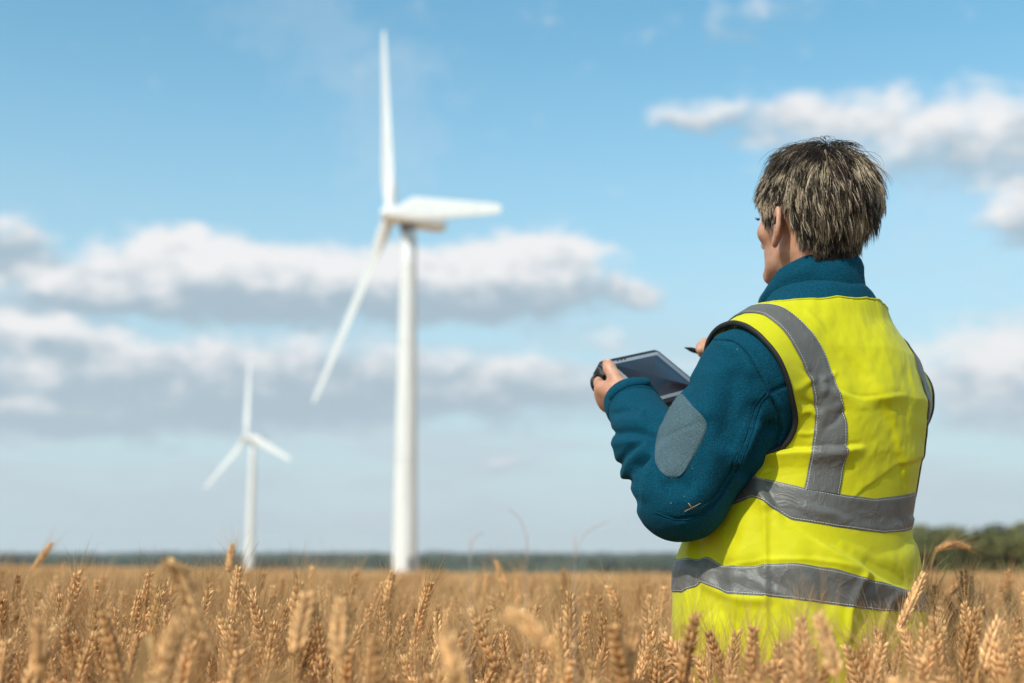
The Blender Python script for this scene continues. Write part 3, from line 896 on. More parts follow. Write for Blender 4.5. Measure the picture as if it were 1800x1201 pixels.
# ------------------------------------------------------------------ the person: proportions read off the photograph
KY = .94
def pt(u, v, Y): return at(u, v, Y * KY)
def wp(x, y, z): return np.array([x * KY, y * KY, .95 + (z - .95) * KY])
TH = rad(35)
FW = np.array([-math.sin(TH), math.cos(TH), 0]); LT = np.array([-math.cos(TH), -math.sin(TH), 0]); UP = np.array([0, 0, 1.0])
def loft(p, rows, e=2.3, grow=0.0):
    """stack of rounded sections (z, cx, cy, half width, half depth), facing FW"""
    r = np.array(rows, float); r[:, 0] = .95 + (r[:, 0] - .95) * KY; r[:, 1:] *= KY
    z = np.clip(p[:, 2], r[0, 0], r[-1, 0])
    cx, cy, a, b = [np.interp(z, r[:, 0], r[:, i]) for i in (1, 2, 3, 4)]
    dx = p[:, 0] - cx; dy = p[:, 1] - cy
    l = np.abs(dx * LT[0] + dy * LT[1]) / (a + grow); f = np.abs(dx * FW[0] + dy * FW[1]) / (b + grow)
    q = (l ** e + f ** e) ** (1 / e)
    d = (q - 1) * np.minimum(a, b) * .92
    dz = np.maximum(r[0, 0] - grow - p[:, 2], p[:, 2] - r[-1, 0] - grow)
    return np.where(dz > 0, np.sqrt(np.maximum(d, 0) ** 2 + dz ** 2), np.maximum(d, dz))
TORSO = [(.74, .495, 2.215, .195, .155), (.90, .493, 2.215, .195, .156), (1.0, .502, 2.21, .176, .146), (1.1, .532, 2.20, .165, .135),
         (1.2, .555, 2.195, .176, .130), (1.28, .550, 2.195, .155, .112), (1.34, .545, 2.20, .112, .088), (1.385, .540, 2.205, .08, .075)]
S_L, E_L, W_L = pt(1318, 668, 2.08), pt(1197, 868, 2.09), pt(1113, 712, 2.25)
S_R, E_R, W_R = wp(.658, 2.28, 1.222), wp(.63, 2.46, 1.09), pt(1305, 650, 2.52)
NECK = wp(.545, 2.205, 1.36)
# head frame
HO = pt(1424, 388, 2.2)
HA = rad(31)
HF = np.array([-math.sin(HA), math.cos(HA), 0]); HR = np.array([math.cos(HA), math.sin(HA), 0])
_tilt = rad(-8)
HF, HU = HF * math.cos(_tilt) - UP * math.sin(_tilt), UP * math.cos(_tilt) + HF * math.sin(_tilt)
HM = np.stack([HR, HF, HU], 1)                            # local -> world columns
HS = .94
def hw(r, f, u): return HO + HS * (HM @ np.array([r, f, u]))
def head_sdf(p):
    q = (p - HO) @ HM / HS
    qa = q.copy(); qa[:, 0] = np.abs(q[:, 0])
    d = ell(q, (0, -.012, .034), (.0745, .096, .083))
    d = smin(d, ell(q, (0, .028, -.012), (.061, .064, .084)), .03)
    d = smin(d, ell(q, (0, .030, -.068), (.049, .055, .042)), .022)
    d = smin(d, cone(qa, (.050, -.002, -.058), (.018, .072, -.097), .014, .014), .016)
    d = smin(d, ell(q, (0, .077, -.098), (.020, .016, .016)), .015)
    d = smin(d, ell(qa, (.043, .056, -.024), (.022, .020, .018)), .016)
    d = smin(d, cone(qa, (.012, .083, .020), (.045, .068, .022), .010, .008), .012)
    d = np.maximum(d, -ell(qa, (.031, .098, .002), (.019, .016, .012)) - .0) if False else d
    d = smin(d, cone(q, (0, .084, .006), (0, .110, -.036), .007, .0105), .010)
    d = smin(d, ell(qa, (.010, .098, -.040), (.0085, .010, .0075)), .006)
    d = smin(d, cone(qa, (0, .095, -.062), (.018, .086, -.064), .0055, .003), .006)
    d = smin(d, cone(qa, (0, .094, -.072), (.016, .086, -.071), .006, .003), .006)
    # eyes: socket then lids
    d = -smin(-d, ell(qa, (.031, .097, .002), (.017, .013, .010)), .008)
    d = smin(d, ell(qa, (.031, .076, .001), (.0135, .0135, .0125)), .003)
    # ear: thin shell with a rolled rim and a lobe, set at an angle to the head
    c, s = math.cos(.55), math.sin(.55)
    e = qa - np.array([.071, -.004, -.024])
    x = e[:, 0] * c + e[:, 1] * s; y = -e[:, 0] * s + e[:, 1] * c; z = e[:, 2] + y * .25
    E3 = np.stack([x - .008, y + .012, z], -1)
    plate = ell(E3, (0, 0, 0), (.005, .0175, .028))
    ring = np.sqrt((np.sqrt((E3[:, 1] / .0165) ** 2 + (E3[:, 2] / .0275) ** 2) - 1) ** 2 * .02 ** 2 + (E3[:, 0] - .002) ** 2) - .0046
    ring = np.where(E3[:, 1] > .011, .02, ring)
    lobe = ell(E3, (.001, .004, -.028), (.005, .008, .009))
    root = ell(E3, (-.004, .010, -.004), (.007, .008, .022))
    d = smin(d, smin(smin(smin(plate, ring, .003), lobe, .005), root, .006), .005)
    # neck
    d = smin(d * HS, cone(p, hw(0, -.028, -.045), NECK + FW * .012 + UP * .03, .052, .055), .02)
    return d
# hands ------------------------------------------------------------
def P3(l): return [pt(*q) for q in l]
THUMB = P3([(1112, 706, 2.262), (1097, 688, 2.272), (1081, 664, 2.290), (1072, 649, 2.302), (1068, 640, 2.312)])
FING = [P3([(1100, 702, 2.275), (1058, 682, 2.305), (1051, 672, 2.345), (1076, 668, 2.385), (1094, 672, 2.392)]),
        P3([(1102, 706, 2.28), (1058, 692, 2.318), (1056, 688, 2.365), (1086, 688, 2.402), (1106, 690, 2.402)]),
        P3([(1104, 710, 2.285), (1062, 704, 2.325), (1062, 702, 2.37), (1092, 700, 2.404), (1112, 700, 2.40)]),
        P3([(1106, 714, 2.29), (1069, 714, 2.33), (1070, 713, 2.365), (1094, 710, 2.392), (1110, 708, 2.39)])]
RTH = P3([(1300, 640, 2.50), (1278, 632, 2.462), (1256, 622, 2.445), (1240, 616, 2.44), (1232, 615, 2.436)])
RFI = [P3([(1296, 636, 2.52), (1268, 614, 2.51), (1250, 601, 2.47), (1238, 603, 2.452), (1230, 609, 2.444)]),
       P3([(1297, 640, 2.53), (1268, 624, 2.53), (1248, 616, 2.495), (1238, 618, 2.468), (1234, 622, 2.455)]),
       P3([(1298, 644, 2.54), (1272, 634, 2.545), (1252, 632, 2.51), (1250, 638, 2.485), (1256, 642, 2.475)]),
       P3([(1300, 648, 2.545), (1277, 644, 2.55), (1262, 644, 2.52), (1260, 650, 2.50), (1266, 652, 2.49)])]
def hand_sdf(p, wrist, thumb, fing):
    d = cone(p, wrist, (thumb[0] + fing[1][0]) / 2, .025, .022)
    palm = None
    for i, f in enumerate(fing):
        e = cone(p, f[0], f[1], .0155, .0125)
        palm = e if palm is None else smin(palm, e, .012)
    palm = smin(palm, cone(p, (thumb[0] + fing[0][0]) / 2, (thumb[1] + fing[0][1]) / 2, .017, .013), .014)   # web of the thumb
    d = smin(d, palm, .016)
    th = chain(p, thumb, [.0165, .0145, .0112, .0112, .0095], .004)
    d = smin(d, th, .010)
    for i, f in enumerate(fing):
        r = (.0088, .0092, .0088, .0076)[i]
        fd = chain(p, f[1:], [r * 1.22, r * 1.08, r * .98, r * .86], .003)
        d = smin(d, fd, .0045)
    return d
LEG = [(wp(.50, 2.215, .86) + s * LT * .088, wp(.50, 2.215, .47) + s * LT * .105 + FW * .015, wp(.50, 2.215, .02) + s * LT * .12) for s in (1, -1)]
def body_sdf(p):
    d = head_sdf(p)
    near = d < .4
    t = loft(p, [(z, x, y, a * .86, b * .84) for z, x, y, a, b in TORSO])
    d = smin(d, cone(p, NECK + FW * .012 + UP * .03, NECK - UP * .05, .055, .058), .01)
    d = smin(d, t, .02)
    for S, E, Wt, th, fi in ((S_L, E_L, W_L, THUMB, FING), (S_R, E_R, W_R, RTH, RFI)):
        d = smin(d, cone(p, NECK, S, .05, .055), .05)
        d = smin(d, chain(p, [S, E, Wt], [.055, .042, .027], .02), .03)
        k = np.linalg.norm(p - th[1], axis=1) < .22
        if k.any():
            d[k] = smin(d[k], hand_sdf(p[k], Wt, th, fi), .012)
    for a, b, c in LEG:
        d = smin(d, chain(p, [a, b, c], [.088, .062, .04], .02), .05)
    return d
m_skin, T = material('skin')
gp = T.n('ShaderNodeNewGeometry').outputs['Position']
n1_ = T.n('ShaderNodeTexNoise', {'Vector': gp, 'Scale': 38.0, 'Detail': 4.0}).outputs[0]
n2_ = T.n('ShaderNodeTexNoise', {'Vector': gp, 'Scale': 420.0, 'Detail': 6.0, 'Roughness': .65}).outputs[0]
n3_ = T.n('ShaderNodeTexNoise', {'Vector': gp, 'Scale': 110.0, 'Detail': 4.0}).outputs[0]
sk_ = T.mix(T.sm(n1_, .3, .7), (.50, .225, .135), (.60, .32, .205))
T.link(T.mix(T.sm(n3_, .45, .75, 0, .45), sk_, (.46, .17, .10)), T.b.inputs['Base Color'])
T.b.inputs['Roughness'].default_value = .48
T.b.inputs['Subsurface Weight'].default_value = .18
T.b.inputs['Subsurface Radius'].default_value = (.012, .004, .002)
T.b.inputs['Subsurface Scale'].default_value = .6
T.link(bump(T, n2_, .35, .0008), T.b.inputs['Normal'])
Vb, Fb = surface_nets(body_sdf, wp(.1, 1.9, -.02), wp(.85, 2.72, 1.72), .0026, 1.0, 4)
Vb = laplace(Vb, Fb, 2, .4)
base_p = np.array([*wp(.50, 2.215, 0)[:2], 0.0])
person = obj('person', mesh_from('person', Vb - base_p, [Fb]), m_skin, loc=base_p)
tag(person, 'person in yellow safety vest and teal fleece seen from behind, holding a tablet', 'person')
def child(name, V, F, mat, parent=None, smooth=True):
    return obj(name, mesh_from(name, np.asarray(V) - base_p, F, smooth), mat, parent or person)
# eyes and brows (on the far side of the face, still there)
m_eye, T = material('eye'); T.b.inputs['Base Color'].default_value = (.75, .72, .68, 1); T.b.inputs['Roughness'].default_value = .15
m_iris, T = material('iris'); T.b.inputs['Base Color'].default_value = (.05, .035, .02, 1); T.b.inputs['Roughness'].default_value = .1
def uvsphere(c, r, n=16, m=10, axis=UP, cap=np.pi):
    axis = axis / np.linalg.norm(axis); a = np.cross(axis, [.3, .5, .8]); a /= np.linalg.norm(a); b = np.cross(axis, a)
    th = np.linspace(.05, cap, m); ph = np.arange(n) * 2 * np.pi / n
    V = np.concatenate([c + r * (np.cos(t) * axis + np.sin(t) * (np.cos(ph)[:, None] * a + np.sin(ph)[:, None] * b)) for t in th])
    return V, [ring_faces(m, n)]
for s in (-1, 1):
    V, F = uvsphere(hw(.031 * s, .0775, .001), .0132 * HS)
    ey = child('eye', V, F, m_eye)
    V, F = uvsphere(hw(.031 * s, .0775, .001), .01335 * HS, axis=HF, cap=.45)
    child('iris', V, F, m_iris, ey)
m_nail, T = material('nail'); T.b.inputs['Base Color'].default_value = (.66, .40, .31, 1); T.b.inputs['Roughness'].default_value = .25
def nail(tip, prev, out, L=.0125, w=.0058, lift=.0098):
    d = tip - prev; d /= np.linalg.norm(d); o = out - d * (out @ d); o /= np.linalg.norm(o); s = np.cross(d, o)
    V = []
    for i in range(7):
        for j in range(7):
            a = (j / 6 - .5) * 2; t = i / 6
            wd = w * (1 - max(0, t - .7) ** 2 * 5)
            V.append(tip + d * (t * L - .006) + s * a * wd + o * (lift - .0035 * a * a - .0035 * max(0, t - .6) ** 2 * 6))
    V = np.array(V); i, j = np.meshgrid(np.arange(6), np.arange(6), indexing='ij'); q = (i * 7 + j).ravel()
    return V, [np.stack([q, q + 1, q + 8, q + 7], -1)]
_cv = (CAM - THUMB[-1]) / np.linalg.norm(CAM - THUMB[-1])
V, F = nail(THUMB[-1] , THUMB[-2], _cv * .8 + np.array([.25, 0, .5]))
child('thumbnail', V, F, m_nail)
# ------------------------------------------------------------------ clothing
ARM_AX_L = (W_L - E_L) / np.linalg.norm(W_L - E_L)
ARM_AX_R = (W_R - E_R) / np.linalg.norm(W_R - E_R)
def jacket_sdf(p):
    d = loft(p, TORSO)
    d = smin(d, cone(p, NECK, S_L + LT * -.02, .062, .078), .05)
    d = smin(d, cone(p, NECK, S_R + LT * .02, .062, .074), .05)
    mid_l = (E_L + W_L) / 2 - np.array([.004, 0, 0])
    arm = chain(p, [S_L, (S_L + E_L) / 2, E_L, mid_l, W_L], [.083, .076, .069, .060, .044], .02)
    arm = np.maximum(arm, (p - W_L - ARM_AX_L * .012) @ ARM_AX_L)
    d = smin(d, arm, .022)
    arm = chain(p, [S_R, E_R, (E_R + W_R) / 2, W_R], [.076, .066, .058, .042], .02)
    arm = np.maximum(arm, (p - W_R - ARM_AX_R * .012) @ ARM_AX_R)
    d = smin(d, arm, .022)
    return d
VEST = [(.70, .486, 2.225, .224, .182), (.79, .486, 2.225, .224, .182), (.92, .486, 2.225, .219, .178), (.98, .490, 2.217, .193, .160), (1.06, .518, 2.205, .176, .148),
        (1.11, .532, 2.20, .175, .148), (1.2, .547, 2.195, .178, .143), (1.28, .546, 2.195, .152, .124), (1.34, .543, 2.20, .108, .100), (1.40, .540, 2.205, .085, .09)]
def vest_sdf(p):
    d = loft(p, VEST)
    d = smin(d, cone(p, NECK, S_L + LT * .012, .074, .089), .05)
    d = smin(d, cone(p, NECK, S_R - LT * .008, .066, .078), .04)
    return d
Z_S = .95 + (1.15 - .95) * KY
Z_LO = .95 + (.775 - .95) * KY
_rv = np.array(VEST); 
def vest_axis(z):
    zz = .95 + (_rv[:, 0] - .95) * KY
    return np.stack([np.interp(z, zz, _rv[:, 1] * KY), np.interp(z, zz, _rv[:, 2] * KY), z], -1)
T_S = .62
def vest_surface(ph, t):
    """point of the vest's smooth shape for angle ph around the body (0 front, 90 left) and t from hem 0 to neck 1"""
    ph = np.radians(ph).ravel(); t = t.ravel()
    lowm = t < T_S
    z = np.where(lowm, Z_LO + (Z_S - Z_LO) * t / T_S, Z_S)
    O = vest_axis(z)
    el_ = np.where(lowm, 0, (t - T_S) / (1 - T_S) * rad(76))
    H = np.cos(ph)[:, None] * FW + np.sin(ph)[:, None] * LT
    D = H * np.cos(el_)[:, None] + UP * np.sin(el_)[:, None]
    a = np.full(len(t), .03); b = np.full(len(t), .5)
    for _ in range(26):
        m = (a + b) / 2; s = vest_sdf(O + D * m[:, None]) < 0
        a = np.where(s, m, a); b = np.where(s, b, m)
    return O + D * a[:, None]
def grid_normals(P):
    du = np.gradient(P, axis=1); dv = np.gradient(P, axis=0)
    n = np.cross(du, dv); return n / (np.linalg.norm(n, axis=-1)[..., None] + 1e-12)
# fleece ------------------------------------------------------------
def fleece_mat(name, c, patch=False):
    m, T = material(name)
    P_ = T.n('ShaderNodeNewGeometry').outputs['Position']
    a = T.n('ShaderNodeTexNoise', {'Vector': P_, 'Scale': 420.0 if not patch else 620.0, 'Detail': 4.0, 'Roughness': .65}).outputs[0]
    b = T.n('ShaderNodeTexNoise', {'Vector': P_, 'Scale': 26.0, 'Detail': 3.0}).outputs[0]
    v = T.n('ShaderNodeTexVoronoi', {'Vector': P_, 'Scale': 560.0 if not patch else 620.0}).outputs[0]
    h = T.m('ADD', T.m('MULTIPLY', a, .7), T.m('MULTIPLY', v, .5))
    dark = tuple(x * .6 for x in c); lite = tuple(min(1, x * 1.3) for x in c)
    col = T.mix(T.sm(h, .4, .85), dark, lite)
    col = T.mix(T.sm(b, .35, .7, 0, .35), col, c)
    lint = T.n('ShaderNodeTexVoronoi', {'Vector': P_, 'Scale': 42.0}).outputs[0]
    lr = T.n('ShaderNodeTexNoise', {'Vector': P_, 'Scale': 14.0}).outputs[0]
    col = T.mix(T.m('MULTIPLY', T.sm(lint, .02, .05, .7, 0), T.sm(lr, .5, .55)), col, (.3, .33, .34))
    T.link(col, T.b.inputs['Base Color'])
    T.b.inputs['Roughness'].default_value = .95
    T.b.inputs['Specular IOR Level'].default_value = .15
    T.b.inputs['Sheen Weight'].default_value = .07
    T.b.inputs['Sheen Roughness'].default_value = .45
    T.b.inputs['Sheen Tint'].default_value = (.15, .6, .75, 1)
    T.link(bump(T, h, .85, .0022), T.b.inputs['Normal'])
    return m
FLEECE_C = (.0012, .060, .102)
m_fleece = fleece_mat('teal_fleece', FLEECE_C)
m_patch = fleece_mat('grey_velcro', (.085, .135, .158), True)
JF = [ # forearm and elbow
    ('ridge', -0.0088, 5.6, [(1066, 764), (1100, 757), (1130, 760), (1158, 770)]), ('ridge', 0.0050, 7.2, [(1068, 784), (1100, 776), (1135, 782), (1150, 790)]),
    ('ridge', -0.0050, 4.8, [(1128, 722), (1142, 732), (1168, 744)]), ('ridge', 0.0037, 7.2, [(1072, 742), (1105, 738), (1140, 748)]),
    ('ridge', -0.0044, 4.8, [(1070, 728), (1100, 722), (1130, 722)]),
    ('ridge', -0.0081, 5.6, [(1078, 838), (1092, 806), (1112, 786), (1140, 776)]), ('ridge', 0.0063, 7.2, [(1095, 850), (1108, 815), (1128, 796), (1148, 788)]),
    ('ridge', -0.0081, 5.6, [(1100, 862), (1106, 835), (1118, 815), (1148, 800)]), ('ridge', -0.0100, 6.4, [(1160, 752), (1142, 790), (1122, 818), (1116, 850), (1116, 905)]),
    ('ridge', 0.0056, 9.6, [(1176, 770), (1150, 812), (1134, 842), (1132, 890)]), ('ridge', -0.0031, 7.2, [(1086, 868), (1096, 890), (1110, 915)]),
    # upper arm, shoulder, armpit
    ('ridge', -.016, 13, [(1372, 738), (1345, 762), (1325, 805), (1300, 850)]), ('ridge', .010, 14, [(1342, 738), (1318, 780), (1292, 830)]),
    ('ridge', -.007, 16, [(1285, 640), (1288, 690), (1280, 745), (1262, 800)]), ('ridge', .006, 20, [(1250, 640), (1252, 700), (1240, 745)]),
    ('ridge', -.005, 14, [(1330, 700), (1300, 745), (1285, 800)]), ('ridge', -.005, 16, [(1225, 860), (1190, 850), (1160, 862)]), ('ridge', .004, 18, [(1270, 760), (1240, 850), (1200, 900)]),
    ('ridge', -.004, 10, [(1205, 665), (1215, 690), (1212, 715)]), ('ridge', .005, 12, [(1250, 590), (1300, 620), (1330, 670)]),
]
SEAMS = [
    # seams
    ('ridge', -.0034, 3.4, [(1255, 597), (1290, 600), (1315, 622), (1335, 658), (1352, 690)]), ('ridge',   .0022, 3, [(1258, 590), (1293, 593), (1320, 616), (1341, 653), (1357, 686)]),
    ('ridge', -.0034, 3.2, [(1350, 692), (1372, 682), (1396, 672)]), ('ridge', -.0036, 3.4, [(1352, 692), (1336, 712), (1320, 765), (1296, 825), (1262, 880), (1228, 908), (1190, 914), (1150, 900)]),
    ('ridge', -.0034, 3.2, [(1345, 690), (1328, 712), (1311, 765), (1288, 822), (1256, 873), (1226, 898)]), ('ridge', -.0034, 3.2, [(1354, 694), (1368, 725), (1370, 755), (1362, 790)]), ('ridge', .003, 5, [(1362, 694), (1377, 725), (1379, 755), (1372, 790)]),
]
Vj, Fj = surface_nets(jacket_sdf, wp(.08, 1.8, .70), wp(.9, 2.7, 1.5), .0031, 1.0, 4)
Vj = laplace(Vj, Fj, 6, .5)
Nj = vnormals(Vj, Fj)
Vj = Vj + Nj * folds(px(Vj), JF)[:, None]
Vj = Vj + Nj * (.0035 * (fbm(Vj[:, 0] * 28 + Vj[:, 1] * 11, Vj[:, 2] * 24 + Vj[:, 1] * 9, 6, 3) - .5))[:, None]
Vj = laplace(Vj, Fj, 2, .35)
Vj = Vj + vnormals(Vj, Fj) * folds(px(Vj), SEAMS)[:, None]
jacket = child('fleece_jacket', Vj, [Fj], m_fleece)
jacket['label'] = 'dark teal fleece jacket with thick sleeves'
bvh_j = BVHTree.FromPolygons([Vector(v) for v in Vj], Fj.tolist())
def on_cloth(bvh, u, v, off):
    d = Vector(at(u, v, 1.0) - CAM).normalized()
    loc, n, i, _ = bvh.ray_cast(Vector(CAM), d)
    if loc is None: return None
    if n.dot(d) > 0: n = -n
    return np.array(loc) + np.array(n) * off
m_seam = fleece_mat('fleece_seam', tuple(x * .7 for x in FLEECE_C))
for kind, A, w, line in SEAMS:
    if A > 0: continue
    P_l = bez(np.array(line, float), 60)
    q_ = [on_cloth(bvh_j, u, v, .0002) for u, v in P_l]
    q_ = np.array([x for x in q_ if x is not None])
    keep_ = [0]
    for i_ in range(1, len(q_)):
        if np.linalg.norm(q_[i_] - q_[keep_[-1]]) < .03: keep_.append(i_)
    q_ = q_[keep_]
    if len(q_) > 4:
        V, F = tube(q_, .0013, 6)
        child('seam', V, F, m_seam, jacket)
# sleeve patch: stitched on over the sleeve
rows = [(692, 1192, 1199), (697, 1188, 1204), (705, 1184, 1211), (718, 1177, 1222), (732, 1169, 1236), (742, 1164, 1242), (752, 1158, 1243), (766, 1154, 1239), (782, 1151.5, 1231), (800, 1150, 1222), (815, 1152, 1213), (826, 1158, 1207), (834, 1166, 1200), (839, 1174, 1192), (841, 1180, 1186)]
rr_ = np.array(rows, float)
vs_ = np.concatenate([np.linspace(692, 841, 46)])
G2 = []
for v in vs_:
    a = np.interp(v, rr_[:, 0], rr_[:, 1]); b = np.interp(v, rr_[:, 0], rr_[:, 2])
    G2.append([(a + (b - a) * k / 26, v) for k in range(27)])
nr_, nc_ = len(vs_), 27
Pp = []
for i in range(nr_):
    for j in range(nc_):
        e = min(i, nr_ - 1 - i, j, nc_ - 1 - j)
        uv_ = np.array(G2[i][j]); q = None
        while q is None:
            q = on_cloth(bvh_j, *uv_, .0022 if e > 0 else -.0005); uv_ = uv_ + (np.array([1200., 765.]) - uv_) * .03
        crease = folds(np.array([G2[i][j]]), [('ridge', -.0016, 2.2, [(1148, 784), (1185, 762), (1242, 738)])])[0]
        Pp.append(q if crease == 0 else q + crease * (CAM - q) / np.linalg.norm(CAM - q))
pp_ = np.array(Pp)
patch = child('sleeve_patch', pp_, [ring_faces(nr_, nc_, False)[:, ::-1]], m_patch, jacket)
patch['label'] = 'grey blue rounded patch on the upper sleeve'
# cuffs
def frame_of(ax):
    a = np.cross(ax, [0, 0, 1.0]); a /= np.linalg.norm(a); return a, np.cross(ax, a)
def cuff(Wt, ax, r, name='cuff'):
    a, b = frame_of(ax); n = 48
    prof = [(-.012, r + .001), (-.010, r + .0035), (.0, r + .004), (.014, r + .003), (.019, r + .0015), (.0195, r - .001), (.016, r - .003), (-.002, r - .004)]
    ph = np.arange(n) * 2 * np.pi / n
    V = np.concatenate([Wt + ax * (s + .003 * np.sin(ph * 2 + 1))[:, None] + q * (1 + .025 * np.sin(3 * ph)[:, None]) * (np.cos(ph)[:, None] * a + np.sin(ph)[:, None] * b) for s, q in prof])
    return child(name, V, [ring_faces(len(prof), n)], m_fleece, jacket)
cuff_l = cuff(W_L, ARM_AX_L, .0425)
cuff(W_R, ARM_AX_R, .040)
a_, b_ = frame_of(ARM_AX_L)
tov = CAM - W_L; tang = math.atan2(tov @ b_, tov @ a_)
V = []
for i, s in enumerate((-.0075, -.006, .008, .0095)):
    for j in range(21):
        f = (j / 20 - .42) * 1.7; ph = tang + f
        w = 1 if j < 18 else 1 - (j - 17) * .12
        r = .0425 + (.0045 if i in (0, 3) or j in (0, 20) else .0078) + (.004 * max(0, (j - 14) / 6) ** 2)
        V.append(W_L + ARM_AX_L * (s * w + .002 + .003 * math.sin(ph * 2 + 1)) + r * (1 + .025 * math.sin(3 * ph)) * (math.cos(ph) * a_ + math.sin(ph) * b_))
child('cuff_tab', np.array(V), [ring_faces(4, 21, False)], m_fleece, cuff_l)
# collar ----------------------------------------------------------------
def collar():
    n = 160; ph = np.linspace(0, 2 * np.pi, n, endpoint=False)
    prof = np.array([0, .12, .25, .4, .55, .7, .84, .93, .98, 1.0, .985, .93, .8, .6, .3, 0])
    inn = np.array([0, 0, 0, 0, 0, 0, 0, .001, .003, .006, .009, .011, .012, .012, .012, .012])
    c0 = wp(.540, 2.205, 1.35); Vv = []
    back = .5 - .5 * np.cos(ph)                                # 0 front, 1 back
    for s, q in zip(prof, inn):
        top = np.interp(back, [0, .25, .5, .8, 1], [1.392, 1.408, 1.440, 1.458, 1.460]) - .006 * np.sin(ph - .6) 
        z = .95 + (1.335 + (top - 1.335) * s - .95) * KY
        a = (.092 - .012 * s + .003 * math.sin(s * 9)) * KY - q; b = (.100 - .010 * s + .003 * math.sin(s * 9)) * KY - q
        lean = FW * (.004 + .014 * s)
        Vv.append(c0 * [1, 1, 0] + lean + (np.cos(ph) * b)[:, None] * FW + (np.sin(ph) * a)[:, None] * LT + z[:, None] * UP)
    V = np.concatenate(Vv); F = ring_faces(len(prof), n)
    N = vnormals(V, F)
    out = V - np.append(c0[:2], 0) - [0, 0, 1] * V; 
    if (N[:n * 6] * (V[:n * 6] - V[:n * 6].mean(0))).sum() < 0: N = -N
    sp = [('ridge', .008, 8, [(1322, 548), (1362, 512), (1410, 484), (1470, 472), (1520, 480)]), ('ridge', -.009, 5, [(1340, 548), (1385, 512), (1440, 490), (1500, 488), (1530, 492)]),
          ('ridge', .006, 7, [(1372, 536), (1415, 506), (1470, 498), (1528, 502)]), ('ridge', -.007, 4.5, [(1385, 534), (1430, 514), (1480, 508), (1530, 512)]),
          ('ridge', -.004, 5, [(1405, 500), (1440, 480), (1470, 482)])]
    k = np.repeat(prof > -1, n); 
    D = folds(px(V), sp); D[n * 9:] *= .3
    V = V + N * D[:, None]
    return child('collar', V, [F], m_fleece, jacket)
collar()
# trousers and boots, standing in the crop -----------------------------
m_trouser, T = material('navy_trousers'); T.b.inputs['Base Color'].default_value = (.018, .024, .045, 1); T.b.inputs['Roughness'].default_value = .9
m_boot, T = material('boot_leather'); T.b.inputs['Base Color'].default_value = (.03, .022, .016, 1); T.b.inputs['Roughness'].default_value = .6
def trouser_sdf(p):
    d = loft(p, [(.74, .50, 2.215, .165, .135), (.86, .50, 2.215, .168, .138), (.98, .505, 2.21, .16, .125)])
    for a, b, c in LEG: d = smin(d, np.maximum(chain(p, [a, b, c], [.1, .082, .068], .02), .06 - p[:, 2]), .03)
    return d
V, F = surface_nets(trouser_sdf, wp(.2, 1.9, .0), wp(.8, 2.5, 1.05), .009, 1.0, 3)
child('trousers', laplace(V, F, 3), [F], m_trouser)
for a, b, c in LEG:
    ft = c * [1, 1, 0]
    def boot_sdf(p):
        d = cone(p, ft + UP * .13, ft + UP * .05, .052, .05)
        d = smin(d, cone(p, ft + UP * .045 - FW * .03, ft + UP * .036 + FW * .15, .045, .036), .03)
        return np.maximum(d, .0 - p[:, 2] + .001)
    V, F = surface_nets(boot_sdf, ft - [.25, .25, .02], ft + [.25, .25, .22], .007, 1.0, 3)
    child('boot', laplace(V, F, 2), [F], m_boot)
# safety vest ---------------------------------------------------------------
m_vest, T = material('yellow_vest')
P_ = T.n('ShaderNodeTexCoord').outputs['Object']
w1 = T.n('ShaderNodeTexNoise', {'Vector': P_, 'Scale': 900.0, 'Detail': 2.0}).outputs[0]
w2 = T.n('ShaderNodeTexNoise', {'Vector': P_, 'Scale': 34.0, 'Detail': 4.0, 'Roughness': .55, 'Distortion': .6}).outputs[0]
w3 = T.n('ShaderNodeTexNoise', {'Vector': P_, 'Scale': 9.0, 'Detail': 3.0}).outputs[0]
T.link(T.mix(w3, (.62, .58, .006), (.695, .635, .006)), T.b.inputs['Base Color'])
T.b.inputs['Roughness'].default_value = .62
T.b.inputs['Specular IOR Level'].default_value = .25
T.b.inputs['Sheen Weight'].default_value = .1
rg = T.n('ShaderNodeTexNoise', {'Vector': P_, 'Scale': 13.0, 'Detail': 4.0, 'Roughness': .5, 'Distortion': .4}).outputs[0]
ridg = T.m('POWER', T.m('SUBTRACT', 1.0, T.m('ABSOLUTE', T.m('MULTIPLY_ADD', rg, 2.0, -1.0))), 6.0)
hgt = T.m('ADD', T.m('MULTIPLY', w1, .05), T.m('ADD', T.m('MULTIPLY', w2, .7), T.m('MULTIPLY', ridg, .35)))
T.link(bump(T, hgt, .22, .004), T.b.inputs['Normal'])
tr_ = T.n('ShaderNodeBsdfTranslucent', {0: (.68, .67, .02, 1)})
mx_ = T.n('ShaderNodeMixShader', {0: .12, 1: T.b.outputs[0], 2: tr_.outputs[0]}); T.link(mx_.outputs[0], T.out.inputs[0])
m_tape, T = material('reflective_tape')
P_ = T.n('ShaderNodeTexCoord').outputs['Object']
w2 = T.n('ShaderNodeTexNoise', {'Vector': P_, 'Scale': 30.0, 'Detail': 4.0, 'Distortion': .8}).outputs[0]
w4 = T.n('ShaderNodeTexNoise', {'Vector': P_, 'Scale': 1400.0, 'Detail': 1.0}).outputs[0]
T.link(T.mix(w2, (.108, .102, .094), (.152, .145, .134)), T.b.inputs['Base Color'])
T.b.inputs['Roughness'].default_value = .5; T.b.inputs['Metallic'].default_value = .12
w5 = T.n('ShaderNodeTexNoise', {'Vector': P_, 'Scale': 16.0, 'Detail': 5.0, 'Roughness': .55, 'Distortion': .5}).outputs[0]
rdg = T.m('POWER', T.m('SUBTRACT', 1.0, T.m('ABSOLUTE', T.m('MULTIPLY_ADD', w5, 2.0, -1.0))), 8.0)
